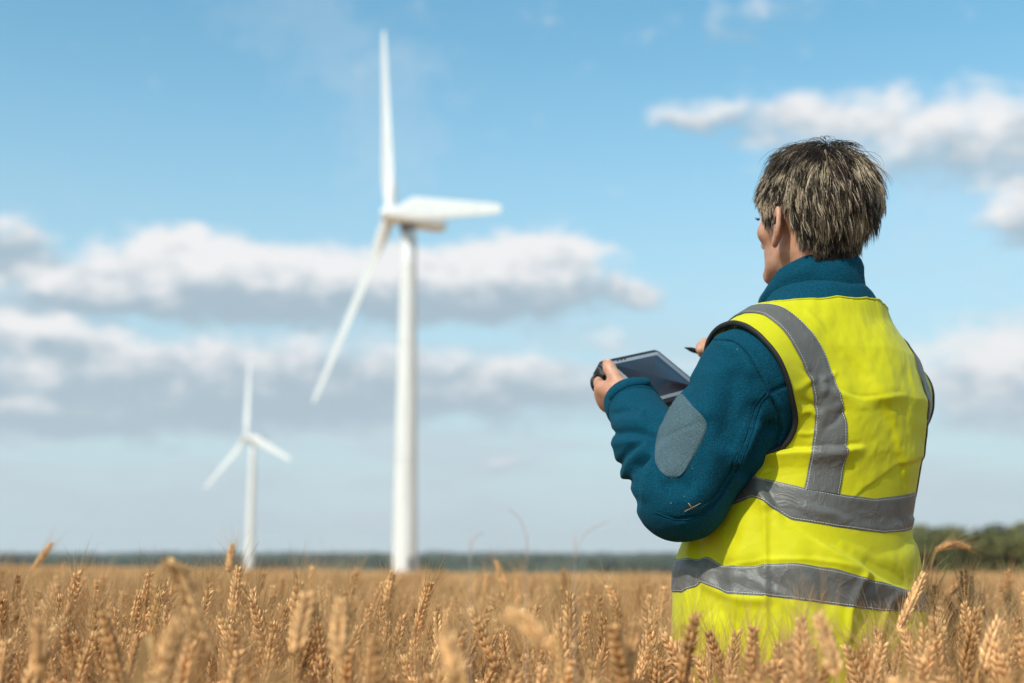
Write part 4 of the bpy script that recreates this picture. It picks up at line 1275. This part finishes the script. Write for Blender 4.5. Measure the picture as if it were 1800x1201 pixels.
T.link(bump(T, T.m('ADD', T.m('MULTIPLY', rdg, .6), T.m('ADD', w2, T.m('MULTIPLY', w4, .08))), .42, .004), T.b.inputs['Normal'])
m_bind, T = material('black_binding'); T.b.inputs['Base Color'].default_value = (.008, .008, .009, 1); T.b.inputs['Roughness'].default_value = .7
m_stitch, T = material('stitch_thread'); T.b.inputs['Base Color'].default_value = (.55, .54, .5, 1); T.b.inputs['Roughness'].default_value = .8
VF = [ ('step', .012, 15, [(1330, 822), (1349, 868), (1380, 908), (1470, 970), (1560, 1022), (1625, 1055)]),
       ('ridge', .0045, 3.0, [(1345, 850), (1346, 930), (1344, 990), (1346, 1070), (1347, 1140)]), ('ridge', -.003, 7, [(1357, 860), (1357, 990), (1358, 1130)]),
       ('ridge', .0032, 3.0, [(1235, 1002), (1345, 983), (1430, 985), (1520, 1005)]), ('ridge', .0022, 3.0, [(1360, 885), (1440, 900), (1520, 905), (1610, 900)]),
       ('step', .009, 6, [(1320, 796), (1400, 790), (1455, 789), (1530, 782)]),
       ('step', .010, 8, [(1228, 930), (1222, 975), (1222, 1030), (1228, 1130)]),
       ('ridge', -.006, 10, [(1228, 970), (1262, 992), (1300, 996), (1350, 988)]),
       ('ridge', .005, 10, [(1222, 1012), (1260, 1040), (1300, 1052), (1360, 1056)]),
       ('ridge', .0045, 3.2, [(1398, 690), (1420, 672), (1438, 662)]), ('ridge', -.004, 4, [(1400, 698), (1420, 708), (1446, 718)]), ('ridge', .004, 4, [(1398, 730), (1422, 722), (1444, 736)]), ('ridge', .003, 3.4, [(1398, 760), (1420, 764), (1444, 758)]),
       ('ridge', .0050, 3.0, [(1446, 660), (1450, 684), (1442, 698)]), ('ridge', .0045, 3.2, [(1438, 760), (1450, 722), (1474, 716), (1480, 700)]), ('ridge', -.004, 4, [(1446, 755), (1470, 740), (1486, 716)]), ('ridge', .003, 3, [(1440, 668), (1465, 660), (1475, 650)]),
       ('step', -.004, 16, [(1440, 560), (1530, 660), (1570, 740), (1588, 820), (1590, 930)]), 
       ('ridge', .0026, 3, [(1410, 540), (1470, 600), (1500, 640)]),
       ('ridge', -.007, 16, [(1350, 890), (1420, 955), (1450, 1020), (1455, 1100)]), ('ridge', .005, 18, [(1310, 890), (1310, 950), (1290, 1000), (1290, 1100)]), ('ridge', -.006, 18, [(1250, 940), (1262, 1000), (1258, 1100)]),
       ('ridge', .006, 6, [(1520, 995), (1503, 1035), (1490, 1080), (1485, 1140)]), ('ridge', -.007, 8, [(1535, 1005), (1518, 1045), (1510, 1120)]), ('ridge', .005, 6, [(1590, 1030), (1562, 1060), (1548, 1130)]),
       ('step', .007, 6, [(1356, 826), (1340, 842), (1350, 870), (1366, 896)]),
       ('ridge', .005, 22, [(1640, 930), (1600, 975), (1540, 985), (1440, 950)]),
       ('step', .004, 7, [(1390, 870), (1480, 905), (1560, 915), (1640, 900)]), ('step', .004, 8, [(1300, 1000), (1380, 1040), (1450, 1100), (1480, 1160)]), ('step', .003, 5, [(1395, 640), (1450, 680), (1520, 700), (1600, 690)]), ('step', .003, 6, [(1640, 800), (1580, 820), (1520, 860), (1480, 900)]),
       ('ridge', -.004, 20, [(1440, 560), (1500, 620), (1520, 720)]), ('ridge', .004, 22, [(1540, 560), (1570, 640), (1560, 720)]),
]
NPH, NT_ = 400, 250
ph = np.linspace(7, 353, NPH); tt_ = np.linspace(.0, 1.0, NT_)
neck_t = np.interp(ph, [0, 40, 70, 100, 108, 120, 146, 170, 180, 200, 230, 262, 290, 320, 360], [.78, .84, .88, .885, .893, .912, .938, .945, .948, .945, .93, .90, .89, .84, .78])
hem_t = np.interp(ph, [0, 90, 180, 270, 360], [-.13, -.11, -.12, -.14, -.13])
TT = hem_t[None] + (neck_t - hem_t)[None] * tt_[:, None]
PH = np.broadcast_to(ph[None], TT.shape)
Pv = vest_surface(PH, TT).reshape(NT_, NPH, 3)
Nv = -grid_normals(Pv)
if (Nv[60, 200] @ (Pv[60, 200] - vest_axis(np.array([Pv[60, 200][2]]))[0])) < 0: Nv = -Nv
disp = folds(px(Pv.reshape(-1, 3)), VF)
flare = np.clip((.45 - TT.ravel()) / .45, 0, 1)
disp += .006 * flare * np.sin(np.radians(PH.ravel() * 5) + 1.1) * (TT.ravel() < .45)
disp += .005 * (fbm(PH.ravel() / 22, TT.ravel() * 9, 3, 3) - .5) + .0025 * (fbm(PH.ravel() / 6, TT.ravel() * 30, 9, 3) - .5)
Pv = Pv + Nv * disp.reshape(NT_, NPH, 1)
for _ in range(2):
    Q = Pv.copy(); Q[1:-1, 1:-1] = (Pv[1:-1, 1:-1] * 2 + Pv[:-2, 1:-1] * .5 + Pv[2:, 1:-1] * .5 + Pv[1:-1, :-2] * .5 + Pv[1:-1, 2:] * .5) / 4; Pv = Q
for _ in range(3):
    gap = loft(Pv.reshape(-1, 3), TORSO).reshape(NT_, NPH)
    clear = (TT < .56)
    Pv = Pv + Nv * (np.where(clear, np.clip(.006 - gap, 0, .03), 0))[..., None]
Nv = -grid_normals(Pv)
if (Nv[60, 200] @ (Pv[60, 200] - vest_axis(np.array([Pv[60, 200][2]]))[0])) < 0: Nv = -Nv
def vest_at(phi, t, off=0.0):
    """point on the finished vest for angle phi and t (before the neck/hem remap)"""
    phi = np.asarray(phi, float); t = np.asarray(t, float)
    i = np.clip((phi - ph[0]) / (ph[1] - ph[0]), 0, NPH - 1.001); nt = np.interp(phi, ph, neck_t); ht = np.interp(phi, ph, hem_t)
    j = np.clip((t - ht) / (nt - ht) * (NT_ - 1), 0, NT_ - 1.001)
    i0, j0 = i.astype(int), j.astype(int); fi, fj = (i - i0)[..., None], (j - j0)[..., None]
    def bl(A): return (A[j0, i0] * (1 - fi) + A[j0, i0 + 1] * fi) * (1 - fj) + (A[j0 + 1, i0] * (1 - fi) + A[j0 + 1, i0 + 1] * fi) * fj
    n = bl(Nv); n /= np.linalg.norm(n, axis=-1)[..., None]
    return bl(Pv) + n * off
ARM_BACK = [(90, .800), (98, .793), (108, .768), (115.5, .726), (118, .672), (116.5, .605), (111.5, .560), (101, .546), (90, .543), (79, .546), (68, .562), (62, .61), (61, .675), (65, .735), (75, .782)]
def smooth_loop(q, n=160):
    q = np.array(q, float); m = len(q)
    return bez(np.vstack([q, q, q, q[:1]]), 3 * n + 1)[n:2 * n]
ARMH = [smooth_loop(ARM_BACK), smooth_loop([(366 - a, .565 + (b - .543) * .90) for a, b in ARM_BACK])]
SCL = np.array([1.0, 170.0])
inside = np.zeros((NT_, NPH), bool)
UVv = np.stack([PH, TT], -1)
for lp in ARMH:
    c0 = lp.mean(0); ang = np.arctan2((lp[:, 1] - c0[1]) * SCL[1], lp[:, 0] - c0[0]); rr = np.hypot((lp[:, 1] - c0[1]) * SCL[1], lp[:, 0] - c0[0])
    o = np.argsort(ang)
    d = (UVv - c0) * SCL; R = np.hypot(d[..., 0], d[..., 1]); A = np.arctan2(d[..., 1], d[..., 0])
    lim = np.interp(A, ang[o], rr[o], period=2 * np.pi)
    ins = R < lim
    inside |= ins
    snap = ins & (R > lim - 7)                                     # trim the cloth exactly on the edge
    nb_ = np.zeros_like(ins)
    for dy in (-1, 0, 1):
        for dx in (-1, 0, 1): nb_ |= ~np.roll(np.roll(ins, dy, 0), dx, 1)
    snap = ins & nb_
    q = c0 + d[snap] / R[snap][:, None] * lim[snap][:, None] / SCL
    Pv_new = vest_at(q[:, 0], q[:, 1]); Pv = Pv.copy(); Pv[snap] = Pv_new
Fv = ring_faces(NT_, NPH, False)
cell = inside[:-1, :-1] & inside[1:, :-1] & inside[:-1, 1:] & inside[1:, 1:]
Fv = Fv[~cell.ravel()]
# give the cloth its thickness: inner layer and outer layer
used, inv = np.unique(Fv, return_inverse=True); Fv = inv.reshape(Fv.shape)
Vo = Pv.reshape(-1, 3)[used]; Ni = Nv.reshape(-1, 3)[used]
vest_me = mesh_from('safety_vest', Vo - base_p, [Fv])
vest = obj('safety_vest', vest_me, m_vest, person)
vest['label'] = 'bright yellow safety vest with grey reflective tape'
sol = vest.modifiers.new('thickness', 'SOLIDIFY'); sol.thickness = .0012; sol.offset = -1
# orient outward
if (vnormals(Vo, Fv) * Ni).sum() < 0: vest_me.flip_normals()
def ribbon_grid(A, off, name, mat, parent, na=90, nb=9, thick=.0012):
    """A: list of ((phi,t),(phi,t)) edge pairs along the tape"""
    L = bez(np.array([a for a, b in A], float), na); R = bez(np.array([b for a, b in A], float), na)
    k = np.linspace(0, 1, nb)
    U = L[:, None] * (1 - k[None, :, None]) + R[:, None] * k[None, :, None]
    o = np.full((na, nb), off); o[:, 0] = o[:, -1] = off - thick; 
    P = vest_at(U[..., 0], U[..., 1], 0) ; 
    n_ = vest_at(U[..., 0], U[..., 1], 1.0) - P
    V = (P + n_ * o[..., None]).reshape(-1, 3)
    F = ring_faces(na, nb, False)
    nn = vnormals(V, F)
    if (nn * n_.reshape(-1, 3)).sum() < 0: F = F[:, ::-1]
    tp = child(name, V, [F], mat, parent)
    # stitched edges
    Vs, Fs = [], []
    for e in (.06, .94):
        U2 = L * (1 - e) + R * e; m = 6 * na
        tq = np.linspace(0, na - 1, m); Ue = np.stack([np.interp(tq, np.arange(na), U2[:, i]) for i in (0, 1)], -1)
        Pe = vest_at(Ue[:, 0], Ue[:, 1], off + .0003); Ne = vest_at(Ue[:, 0], Ue[:, 1], off + 1.0003) - Pe
        dirv = np.gradient(Pe, axis=0); dirv /= np.linalg.norm(dirv, axis=1)[:, None] + 1e-9
        sd = np.cross(dirv, Ne) * .00045
        ln = np.cumsum(np.concatenate([[0], np.linalg.norm(np.diff(Pe, axis=0), axis=1)]))
        s0 = 0
        while s0 < ln[-1] - .004:
            q = [np.array([np.interp(s0 + x, ln, Pe[:, i]) for i in range(3)]) for x in (0, .0028)]
            w = sd[min(int(np.searchsorted(ln, s0)), m - 1)]
            o_ = len(Vs); Vs += [q[0] - w, q[0] + w, q[1] + w, q[1] - w]; Fs.append([o_, o_ + 1, o_ + 2, o_ + 3]); s0 += .0042
    st = child('stitching', np.array(Vs), [np.array(Fs)], m_stitch, tp, False); st['kind'] = 'stuff'
    return tp
def band(phis, top_k, bot_k):
    tp = np.array(top_k, float); bt = np.array(bot_k, float)
    return [((p, np.interp(p, tp[:, 0], tp[:, 1])), (p, np.interp(p, bt[:, 0], bt[:, 1]))) for p in phis]
T2T = [(8, .49), (70, .50), (94, .497), (100, .484), (108, .475), (128, .452), (152, .434), (174, .426), (200, .438), (230, .455), (300, .48), (352, .49)]
T2B = [(8, .40), (70, .41), (94, .412), (104, .424), (110, .418), (116, .398), (128, .368), (152, .35), (186, .335), (208, .342), (240, .36), (352, .40)]
T1T = [(8, .262), (60, .262), (84, .262), (87, .280), (92, .270), (99, .256), (108, .251), (120, .257), (132, .257), (148, .243), (166, .218), (202, .186), (230, .18), (352, .24)]
T1B = [(8, .175), (60, .175), (84, .178), (87, .206), (92, .202), (104, .178), (120, .174), (140, .159), (158, .144), (182, .132), (206, .128), (240, .115), (352, .16)]
ribbon_grid(band(np.linspace(7.5, 352.5, 90), T2T, T2B), .0016, 'reflective_tape', m_tape, vest, 300, 13)
ribbon_grid(band(np.linspace(7.5, 352.5, 90), T1T, T1B), .0016, 'reflective_tape', m_tape, vest, 300, 13)
SL = [((128, .448), (148, .436)), ((126.5, .533), (146, .525)), ((126, .608), (144, .608)), ((126, .683), (140.5, .695)), ((124, .725), (137, .750)), ((120, .767), (132.5, .802)), ((112, .808), (121, .845)), ((100, .833), (107.5, .868)),
      ((82, .832), (84, .872)), ((66, .80), (60, .83)), ((57, .74), (44, .75)), ((54, .66), (38, .66)), ((52, .55), (35, .55)), ((52, .48), (34, .48))]
ribbon_grid(SL, .0028, 'reflective_tape', m_tape, vest, 130, 13)
SR = [((250, .448), (232, .440)), ((248, .533), (231, .525)), ((244, .608), (228, .608)), ((239, .683), (223, .695)), ((238, .725), (222, .750)), ((238, .767), (224, .802)), ((247, .808), (237, .845)), ((260, .833), (252, .868)),
      ((278, .832), (276, .872)), ((294, .80), (300, .83)), ((303, .74), (316, .75)), ((306, .66), (322, .66)), ((308, .55), (325, .55)), ((308, .48), (326, .48))]
ribbon_grid([(b, a) for a, b in SR], .0028, 'reflective_tape', m_tape, vest, 130, 13)
# bound armhole edges: a flat doubled strip folded round the edge
bvh_v = BVHTree.FromPolygons([Vector(v) for v in Pv.reshape(-1, 3)], ring_faces(NT_, NPH, False).tolist())
for lp in ARMH:
    arr = vest_at(lp[:, 0], lp[:, 1])[::-1]; M_ = len(arr)
    for _ in range(3): arr = .5 * arr + .25 * np.roll(arr, 1, 0) + .25 * np.roll(arr, -1, 0)
    cen = arr.mean(0)
    path = np.vstack([arr, arr[:1]]); tg = np.roll(arr, -1, 0) - np.roll(arr, 1, 0); tg /= np.linalg.norm(tg, axis=1)[:, None]
    inward = cen - arr; inward -= (inward * tg).sum(1)[:, None] * tg; inward /= np.linalg.norm(inward, axis=1)[:, None]
    nn = np.cross(tg, inward)
    ring = [(.0045 * math.cos(q), .0034 * math.sin(q)) for q in np.linspace(0, 2 * math.pi, 10, endpoint=False)]
    V = np.stack([arr + inward * (x * 1.0 + .0005) + nn * y for x, y in ring], 1).reshape(-1, 3)
    F = ring_faces(M_, 10); last = np.stack([(M_ - 1) * 10 + np.arange(10), (M_ - 1) * 10 + (np.arange(10) + 1) % 10, (np.arange(10) + 1) % 10, np.arange(10)], -1)
    child('binding', V, [np.concatenate([F, last])], m_bind, vest)
# neck and hem edges folded over
for row, nm in ((NT_ - 1, 'neck_binding'), (0, 'hem')):
    V, F = tube(Pv[row][::2], .0016, 6)
    child(nm, V, F, m_vest, vest)
for colx in (0, NPH - 1):
    V, F = tube(Pv[:, colx][::2], .003, 6)
    child('front_binding', V, F, m_bind, vest)
# ------------------------------------------------------------------ hair
def cran(q): return np.minimum(ell(q, (0, -.012, .034), (.0745, .096, .083)), ell(q, (0, -.03, -.055), (.057, .052, .075)))
HL = np.array([(-.14, -.074), (-.07, -.070), (-.052, -.052), (-.036, -.024), (-.022, .012), (-.004, .022), (.010, .006), (.016, -.030), (.026, -.034), (.034, -.006), (.046, .022), (.066, .052), (.1, .066)])
def hair_region(q): return q[:, 2] > np.interp(q[:, 1], HL[:, 0], HL[:, 1])
hr = np.random.default_rng(77)
Qb = (Vb - HO) @ HM / HS
Nb = vnormals(Vb, Fb) @ HM
cand = np.where((np.abs(cran(Qb)) < .007) & hair_region(Qb) & (np.abs(Qb[:, 0]) < .083))[0]
def grow(roots, Lmul=1.0, up=1.0, nseg=6, wild=0.0):
    q0 = roots
    n = len(q0)
    g = np.stack([cran(q0 + e) - cran(q0 - e) for e in np.eye(3) * .001], -1); nrm = g / np.linalg.norm(g, axis=1)[:, None]
    crown = np.array([.012, -.045, .118])
    rdist = np.linalg.norm(q0 - crown, axis=1)
    topness = np.clip((q0[:, 2] - .02) / .08, 0, 1)
    L = np.interp(q0[:, 2], [-.075, -.055, -.03, .0, .03, .08, .12], [.014, .022, .034, .046, .052, .060, .066])
    side = np.abs(q0[:, 0]) > .05
    L = np.where(side & (q0[:, 1] > -.03), L * .62, L)
    L = np.where(q0[:, 1] > .02, np.minimum(L, .036 + .012 * topness), L)
    ck = (np.floor(q0 * 75).astype(np.int64) * np.array([73856093, 19349663, 83492791])).sum(1)
    cr = np.stack([((ck * m) % 1009) / 1009 - .5 for m in (7, 31, 101)], -1)
    cb = (np.floor(q0 * 170 + .37).astype(np.int64) * np.array([83492791, 73856093, 19349663])).sum(1)
    cr_b = np.stack([((cb * m) % 1013) / 1013 - .5 for m in (11, 37, 97)], -1)
    L = L * Lmul * (1 + .35 * cr[:, 0]) * hr.uniform(.6, 1.2, n)
    flow = q0 - crown; 
    swirl = np.cross(nrm, flow); swirl /= np.linalg.norm(swirl, axis=1)[:, None] + 1e-9
    def tang(q):
        f = q - crown
        f = f / (np.linalg.norm(f, axis=1)[:, None] + .01)
        f[:, 2] -= .35
        f += np.where((np.abs(q[:, 0]) > .045)[:, None], np.array([0, -.35, -.15]), 0)
        f += cr * .85 + cr_b * .5 + swirl * .2
        return f
    d = nrm * (.60 + .75 * topness)[:, None] * up + tang(q0) * .6 + hr.normal(size=(n, 3)) * (.10 + wild)
    d /= np.linalg.norm(d, axis=1)[:, None]
    P = [q0 - nrm * .001]; p = q0.copy()
    for k in range(nseg):
        st_ = (L / nseg)[:, None]
        p = p + d * st_
        off = .002 + .018 * topness * (k + 1) / nseg + .006
        e = cran(p)
        g = np.stack([cran(p + v) - cran(p - v) for v in np.eye(3) * .001], -1); g /= np.linalg.norm(g, axis=1)[:, None]
        p = p + g * np.maximum(.0035 - e, 0)[:, None]
        t = tang(p); t = t - g * (t * g).sum(1)[:, None] * .85
        lowq = np.clip((p[:, 2] + .03) / .07, .12, 1)
        t[:, 2] -= .25 + .9 * (1 - lowq)
        t -= g * (np.clip((e - off) * 22, -.2, 1.1) * lowq)[:, None]
        t /= np.linalg.norm(t, axis=1)[:, None]
        d = d * .62 + t * .38 + hr.normal(size=(n, 3)) * (.035 + wild * .4)
        d /= np.linalg.norm(d, axis=1)[:, None]
        P.append(p.copy())
    return np.stack(P, 1), cr + .7 * cr_b, topness
def strands(P, r0, tint):
    n, m, _ = P.shape
    t = np.gradient(P, axis=1); t /= np.linalg.norm(t, axis=2)[..., None] + 1e-12
    a = np.cross(t, np.array([.31, .52, .79])); a /= np.linalg.norm(a, axis=2)[..., None]; b = np.cross(t, a)
    rr = r0 * np.interp(np.linspace(0, 1, m), [0, .5, .85, 1], [1, 1, .7, .15])[None, :, None]
    V = np.stack([P + rr * (math.cos(x) * a + math.sin(x) * b) for x in (0, 2.094, 4.189)], 2)          # n,m,3,3
    idx = np.arange(n * m * 3).reshape(n, m, 3)
    F = np.stack([idx[:, :-1], np.roll(idx, -1, 2)[:, :-1], np.roll(idx, -1, 2)[:, 1:], idx[:, 1:]], -1).reshape(-1, 4)
    return V.reshape(-1, 3), F, np.repeat(tint, m * 3, 0) if tint.ndim == 1 else np.repeat(tint.reshape(-1), 3)
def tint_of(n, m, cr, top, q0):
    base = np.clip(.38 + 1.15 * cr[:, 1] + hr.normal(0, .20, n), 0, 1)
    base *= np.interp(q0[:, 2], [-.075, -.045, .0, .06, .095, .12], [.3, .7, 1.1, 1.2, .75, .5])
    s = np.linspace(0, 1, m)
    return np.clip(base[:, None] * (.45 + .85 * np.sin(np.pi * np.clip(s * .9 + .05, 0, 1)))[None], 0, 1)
NS = 19000
rt = Qb[hr.choice(cand, NS)] + hr.normal(size=(NS, 3)) * .0012
P1, cr1, tp1 = grow(rt)
# locks: strands lean towards their neighbours' guide hair
gi_ = hr.choice(NS, 1100, replace=False)
near_g = np.empty(NS, int)
for i0 in range(0, NS, 2000):
    near_g[i0:i0 + 2000] = np.argmin(((rt[i0:i0 + 2000, None] - rt[gi_][None]) ** 2).sum(2), 1)
kk_ = np.interp(np.linspace(0, 1, P1.shape[1]), [0, .3, 1], [0, .25, .72])[None, :, None]
jit = hr.uniform(.5, 1.0, (NS, 1, 1))
P1 = P1 + ((P1[gi_[near_g]] + (rt - rt[gi_[near_g]])[:, None] * .25) - P1) * kk_ * jit
cr1 = .6 * cr1 + .55 * hr.uniform(-.5, .5, (1100, 3))[near_g]
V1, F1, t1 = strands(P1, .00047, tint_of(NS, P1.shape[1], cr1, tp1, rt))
# loose hairs: the crown and a few all round
cc_ = cand[(Qb[cand][:, 2] > .085) & (np.abs(Qb[cand][:, 1] + .04) < .06)]
rt2 = Qb[hr.choice(cc_, 300)]
P2, cr2, tp2 = grow(rt2, 1.3, 2.6, 7, .22)
V2, F2, t2 = strands(P2, .00035, tint_of(300, P2.shape[1], cr2, tp2, rt2) * .6)
rt3 = Qb[hr.choice(cand, 420)]
P3_, cr3, tp3 = grow(rt3, 1.1, 1.7, 8, .16)
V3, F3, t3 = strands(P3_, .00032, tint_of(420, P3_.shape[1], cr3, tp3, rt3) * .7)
Vh, Fh = join([(V1, [F1]), (V2, [F2]), (V3, [F3])])
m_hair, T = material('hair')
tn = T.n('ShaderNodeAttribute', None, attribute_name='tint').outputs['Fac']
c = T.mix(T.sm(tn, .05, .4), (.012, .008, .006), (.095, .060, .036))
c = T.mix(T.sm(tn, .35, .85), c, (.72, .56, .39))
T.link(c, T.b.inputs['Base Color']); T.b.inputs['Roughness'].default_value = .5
T.b.inputs['Specular IOR Level'].default_value = .3
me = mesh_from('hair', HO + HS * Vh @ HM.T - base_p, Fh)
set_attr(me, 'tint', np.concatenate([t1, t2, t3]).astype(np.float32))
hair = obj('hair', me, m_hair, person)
hair['kind'] = 'stuff'; hair['label'] = 'short tousled dark hair streaked with grey blond'
# dense under-layer so that no scalp shows
m_under, T = material('hair_under')
P_ = T.n('ShaderNodeTexCoord').outputs['Object']
nz = T.n('ShaderNodeTexNoise', {'Vector': T.vm('MULTIPLY', P_, (1, 1, .25)), 'Scale': 300.0, 'Detail': 3.0}).outputs[0]
T.link(T.mix(nz, (.008, .006, .005), (.05, .034, .022)), T.b.inputs['Base Color']); T.b.inputs['Roughness'].default_value = .8
fk = hair_region(Qb) & (np.abs(cran(Qb)) < .007)
ff = Fb[fk[Fb].all(1)]
uu, iv = np.unique(ff, return_inverse=True)
Vu = Vb[uu] + (Nb[uu] @ HM.T) * .0025
child('hair_under_layer', Vu, [iv.reshape(ff.shape)], m_under, hair)
# eyebrows
for s in (-1, 1):
    n = 130; k = hr.random(n)
    r0 = np.stack([s * (.012 + .038 * k), .092 - .020 * k ** 2, .020 + .006 * np.sin(k * 2.6) + hr.normal(0, .0016, n)], -1)
    for _ in range(12):
        e = head_sdf(HO + HS * r0 @ HM.T); r0[:, 1] -= e * .8
    dirs = np.stack([np.full(n, s * .9), -.3 + 0 * k, .25 - .5 * k], -1) + hr.normal(size=(n, 3)) * .1
    Pb_ = np.stack([r0 + np.array([0, .0008, 0]) + dirs * .009 * x for x in np.linspace(0, 1, 4)], 1)
    V, F, t = strands(Pb_, .0003, np.full((n, 4), .1))
    me = mesh_from('eyebrow', HO + HS * V @ HM.T - base_p, [F]); set_attr(me, 'tint', t.astype(np.float32))
    b = obj('eyebrow', me, m_hair, person); b['kind'] = 'stuff'
    # lashes
    n = 40; k = np.linspace(-1, 1, n)
    r0 = np.stack([s * (.031 + .0125 * k), .0905 - .004 * k ** 2, .004 - .003 * k ** 2], -1)
    Pl = np.stack([r0 + np.stack([s * k * .3, np.full(n, .9), .1 + .5 * x + 0 * k], -1) * .009 * x for x in np.linspace(0, 1, 4)], 1)
    V, F, t = strands(Pl, .00025, np.full((n, 4), .02))
    me = mesh_from('eyelashes', HO + HS * V @ HM.T - base_p, [F]); set_attr(me, 'tint', t.astype(np.float32))
    b = obj('eyelashes', me, m_hair, person); b['kind'] = 'stuff'

# ------------------------------------------------------------------ tablet and stylus
TL, TR, BL = pt(1050, 635, 2.345), pt(1154, 613, 2.495), pt(1141, 717, 2.29)
X1 = TR - TL; tw_ = np.linalg.norm(X1); X1 /= tw_
Y1 = BL - TL; Y1 -= X1 * (Y1 @ X1); th_ = np.linalg.norm(Y1); Y1 /= th_
Z1 = np.cross(X1, Y1)
if Z1 @ (CAM - TL) < 0: Z1 = -Z1                                   # towards the viewer, out of the screen
print('tablet', tw_, th_, 'normal', Z1)
def rrect(w, h, r, n=7):
    out = []
    for cx, cy, a in ((w - r, h - r, 0), (r, h - r, 90), (r, r, 180), (w - r, r, 270)):
        for k in range(n):
            t = rad(a + 90 * k / (n - 1)); out.append((cx + r * math.cos(t), cy + r * math.sin(t)))
    return np.array(out)
def slab(org, ex, ey, ez, w, h, r, prof):
    """rounded plate: prof is a list of (inset, height)"""
    rings = []
    for ins, z in prof:
        q = rrect(w - 2 * ins, h - 2 * ins, max(r - ins, .0006)) + ins
        rings.append(org + q[:, :1] * ex + q[:, 1:] * ey + z * ez)
    m = len(rings[0]); V = np.concatenate(rings + [np.array([rings[0].mean(0), rings[-1].mean(0)])])
    F = [ring_faces(len(prof), m)]
    j = np.arange(m); k = (j + 1) % m; L = len(prof) * m
    F += [np.stack([k, j, np.full(m, L)], -1), np.stack([L - m + j, L - m + k, np.full(m, L + 1)], -1)]
    return V, F
m_rubber, T = material('black_rubber'); T.b.inputs['Base Color'].default_value = (.012, .012, .013, 1); T.b.inputs['Roughness'].default_value = .55
m_bezel, T = material('tablet_bezel'); T.b.inputs['Base Color'].default_value = (.26, .28, .32, 1); T.b.inputs['Roughness'].default_value = .35
m_screen, T = material('dark_screen'); T.b.inputs['Base Color'].default_value = (.006, .009, .016, 1); T.b.inputs['Roughness'].default_value = .24; T.b.inputs['Specular IOR Level'].default_value = .55
org = TL
tab = empty('tablet', org)
tag(tab, 'rugged tablet with pale bezel and black case held in the left hand', 'tablet')
def tpart(name, V, F, mat, parent=tab, smooth=True):
    return obj(name, mesh_from(name, np.asarray(V) - org, F, smooth), mat, parent)
TKN = .021
V, F = slab(org, X1, Y1, Z1, tw_, th_, .012, [(.004, -TKN), (.0005, -TKN + .003), (0, -TKN + .006), (0, -.003), (.0012, -.0005), (.0022, 0)])
case = tpart('case', V, F, m_rubber, smooth=False)
V, F = slab(org + Z1 * .0004, X1, Y1, Z1, tw_, th_, .012, [(.009, -.002), (.009, .0006), (.0096, .001)])
bez_ = tpart('bezel', V, F, m_bezel, smooth=False)
sx0, sy0 = .024, .017
V, F = slab(org + X1 * sx0 + Y1 * sy0, X1, Y1, Z1, tw_ - 2 * sx0, th_ - 2 * sy0, .0012, [(0, 0), (0, .0018), (.0004, .0020)])
tpart('screen', V, F, m_screen, smooth=False)
for k in range(3):
    V, F = slab(org + X1 * (.046 + .011 * k) + Y1 * .0085, X1, Y1, Z1, .0055, .003, .001, [(0, 0), (0, .0022)])
    tpart('button', V, F, m_rubber, bez_, False)
# thick hand grip with latch along the left edge
V, F = slab(org - X1 * .006 - Z1 * (TKN + .003) + Y1 * .006, X1, Y1, Z1, .016, th_ * .50, .004, [(.001, 0), (0, .0015), (0, TKN - .003), (.0018, TKN - .001)])
grip = tpart('grip', V, F, m_rubber, smooth=False)
for k in (.12, .30):
    V, F = slab(org - X1 * .0085 - Z1 * (TKN - .002) + Y1 * th_ * k, Z1, Y1, X1, .013, th_ * .11, .002, [(0, 0), (0, .004), (.0006, .005)])
    tpart('latch', V, F, m_rubber, grip, False)
clip = [org - X1 * .006 - Z1 * (TKN - .004) + Y1 * .014, org - X1 * .016 - Z1 * (TKN + .004) + Y1 * .018, org - X1 * .018 - Z1 * (TKN + .014) + Y1 * .026, org - X1 * .012 - Z1 * (TKN + .020) + Y1 * .036, org - X1 * .006 - Z1 * (TKN + .018) + Y1 * .046]
V, F = tube(bez(clip, 18), np.interp(np.linspace(0, 1, 18), [0, .3, .55, 1], [.0035, .0045, .0028, .0034]), 7)
tpart('strap_clip', V, F, m_rubber, tab)
s0, s1 = pt(1203, 611, 2.432), pt(1236, 621, 2.45); ax_s = (s1 - s0) / np.linalg.norm(s1 - s0)
V, F = tube([s0, s0 + ax_s * .004, s0 + ax_s * .014, s0 + ax_s * .02, s0 + ax_s * .105, s0 + ax_s * .11], [.0006, .0016, .0042, .0046, .0046, .003], 14)
sty = obj('stylus', mesh_from('stylus', V - s0, F), m_rubber, loc=s0)
tag(sty, 'black stylus pen held in the right hand above the tablet', 'stylus')
# bits of straw on the sleeve
for i, (a, b) in enumerate((((1203, 899), (1230, 884)), ((1210, 884), (1217, 894)))):
    pa, pb = on_cloth(bvh_j, *a, .0012), on_cloth(bvh_j, *b, .0022)
    V, F = tube([pa, (pa + pb) / 2 + (CAM - pa) * .0008, pb], .0004, 5)
    o = obj('straw', mesh_from('straw', V - pa, F), m_awn, loc=pa)
    tag(o, 'longer thin piece of straw caught on the elbow of the sleeve' if i == 0 else 'shorter straw piece crossing the longer one on the elbow', 'straw', 'bits of straw on the sleeve')
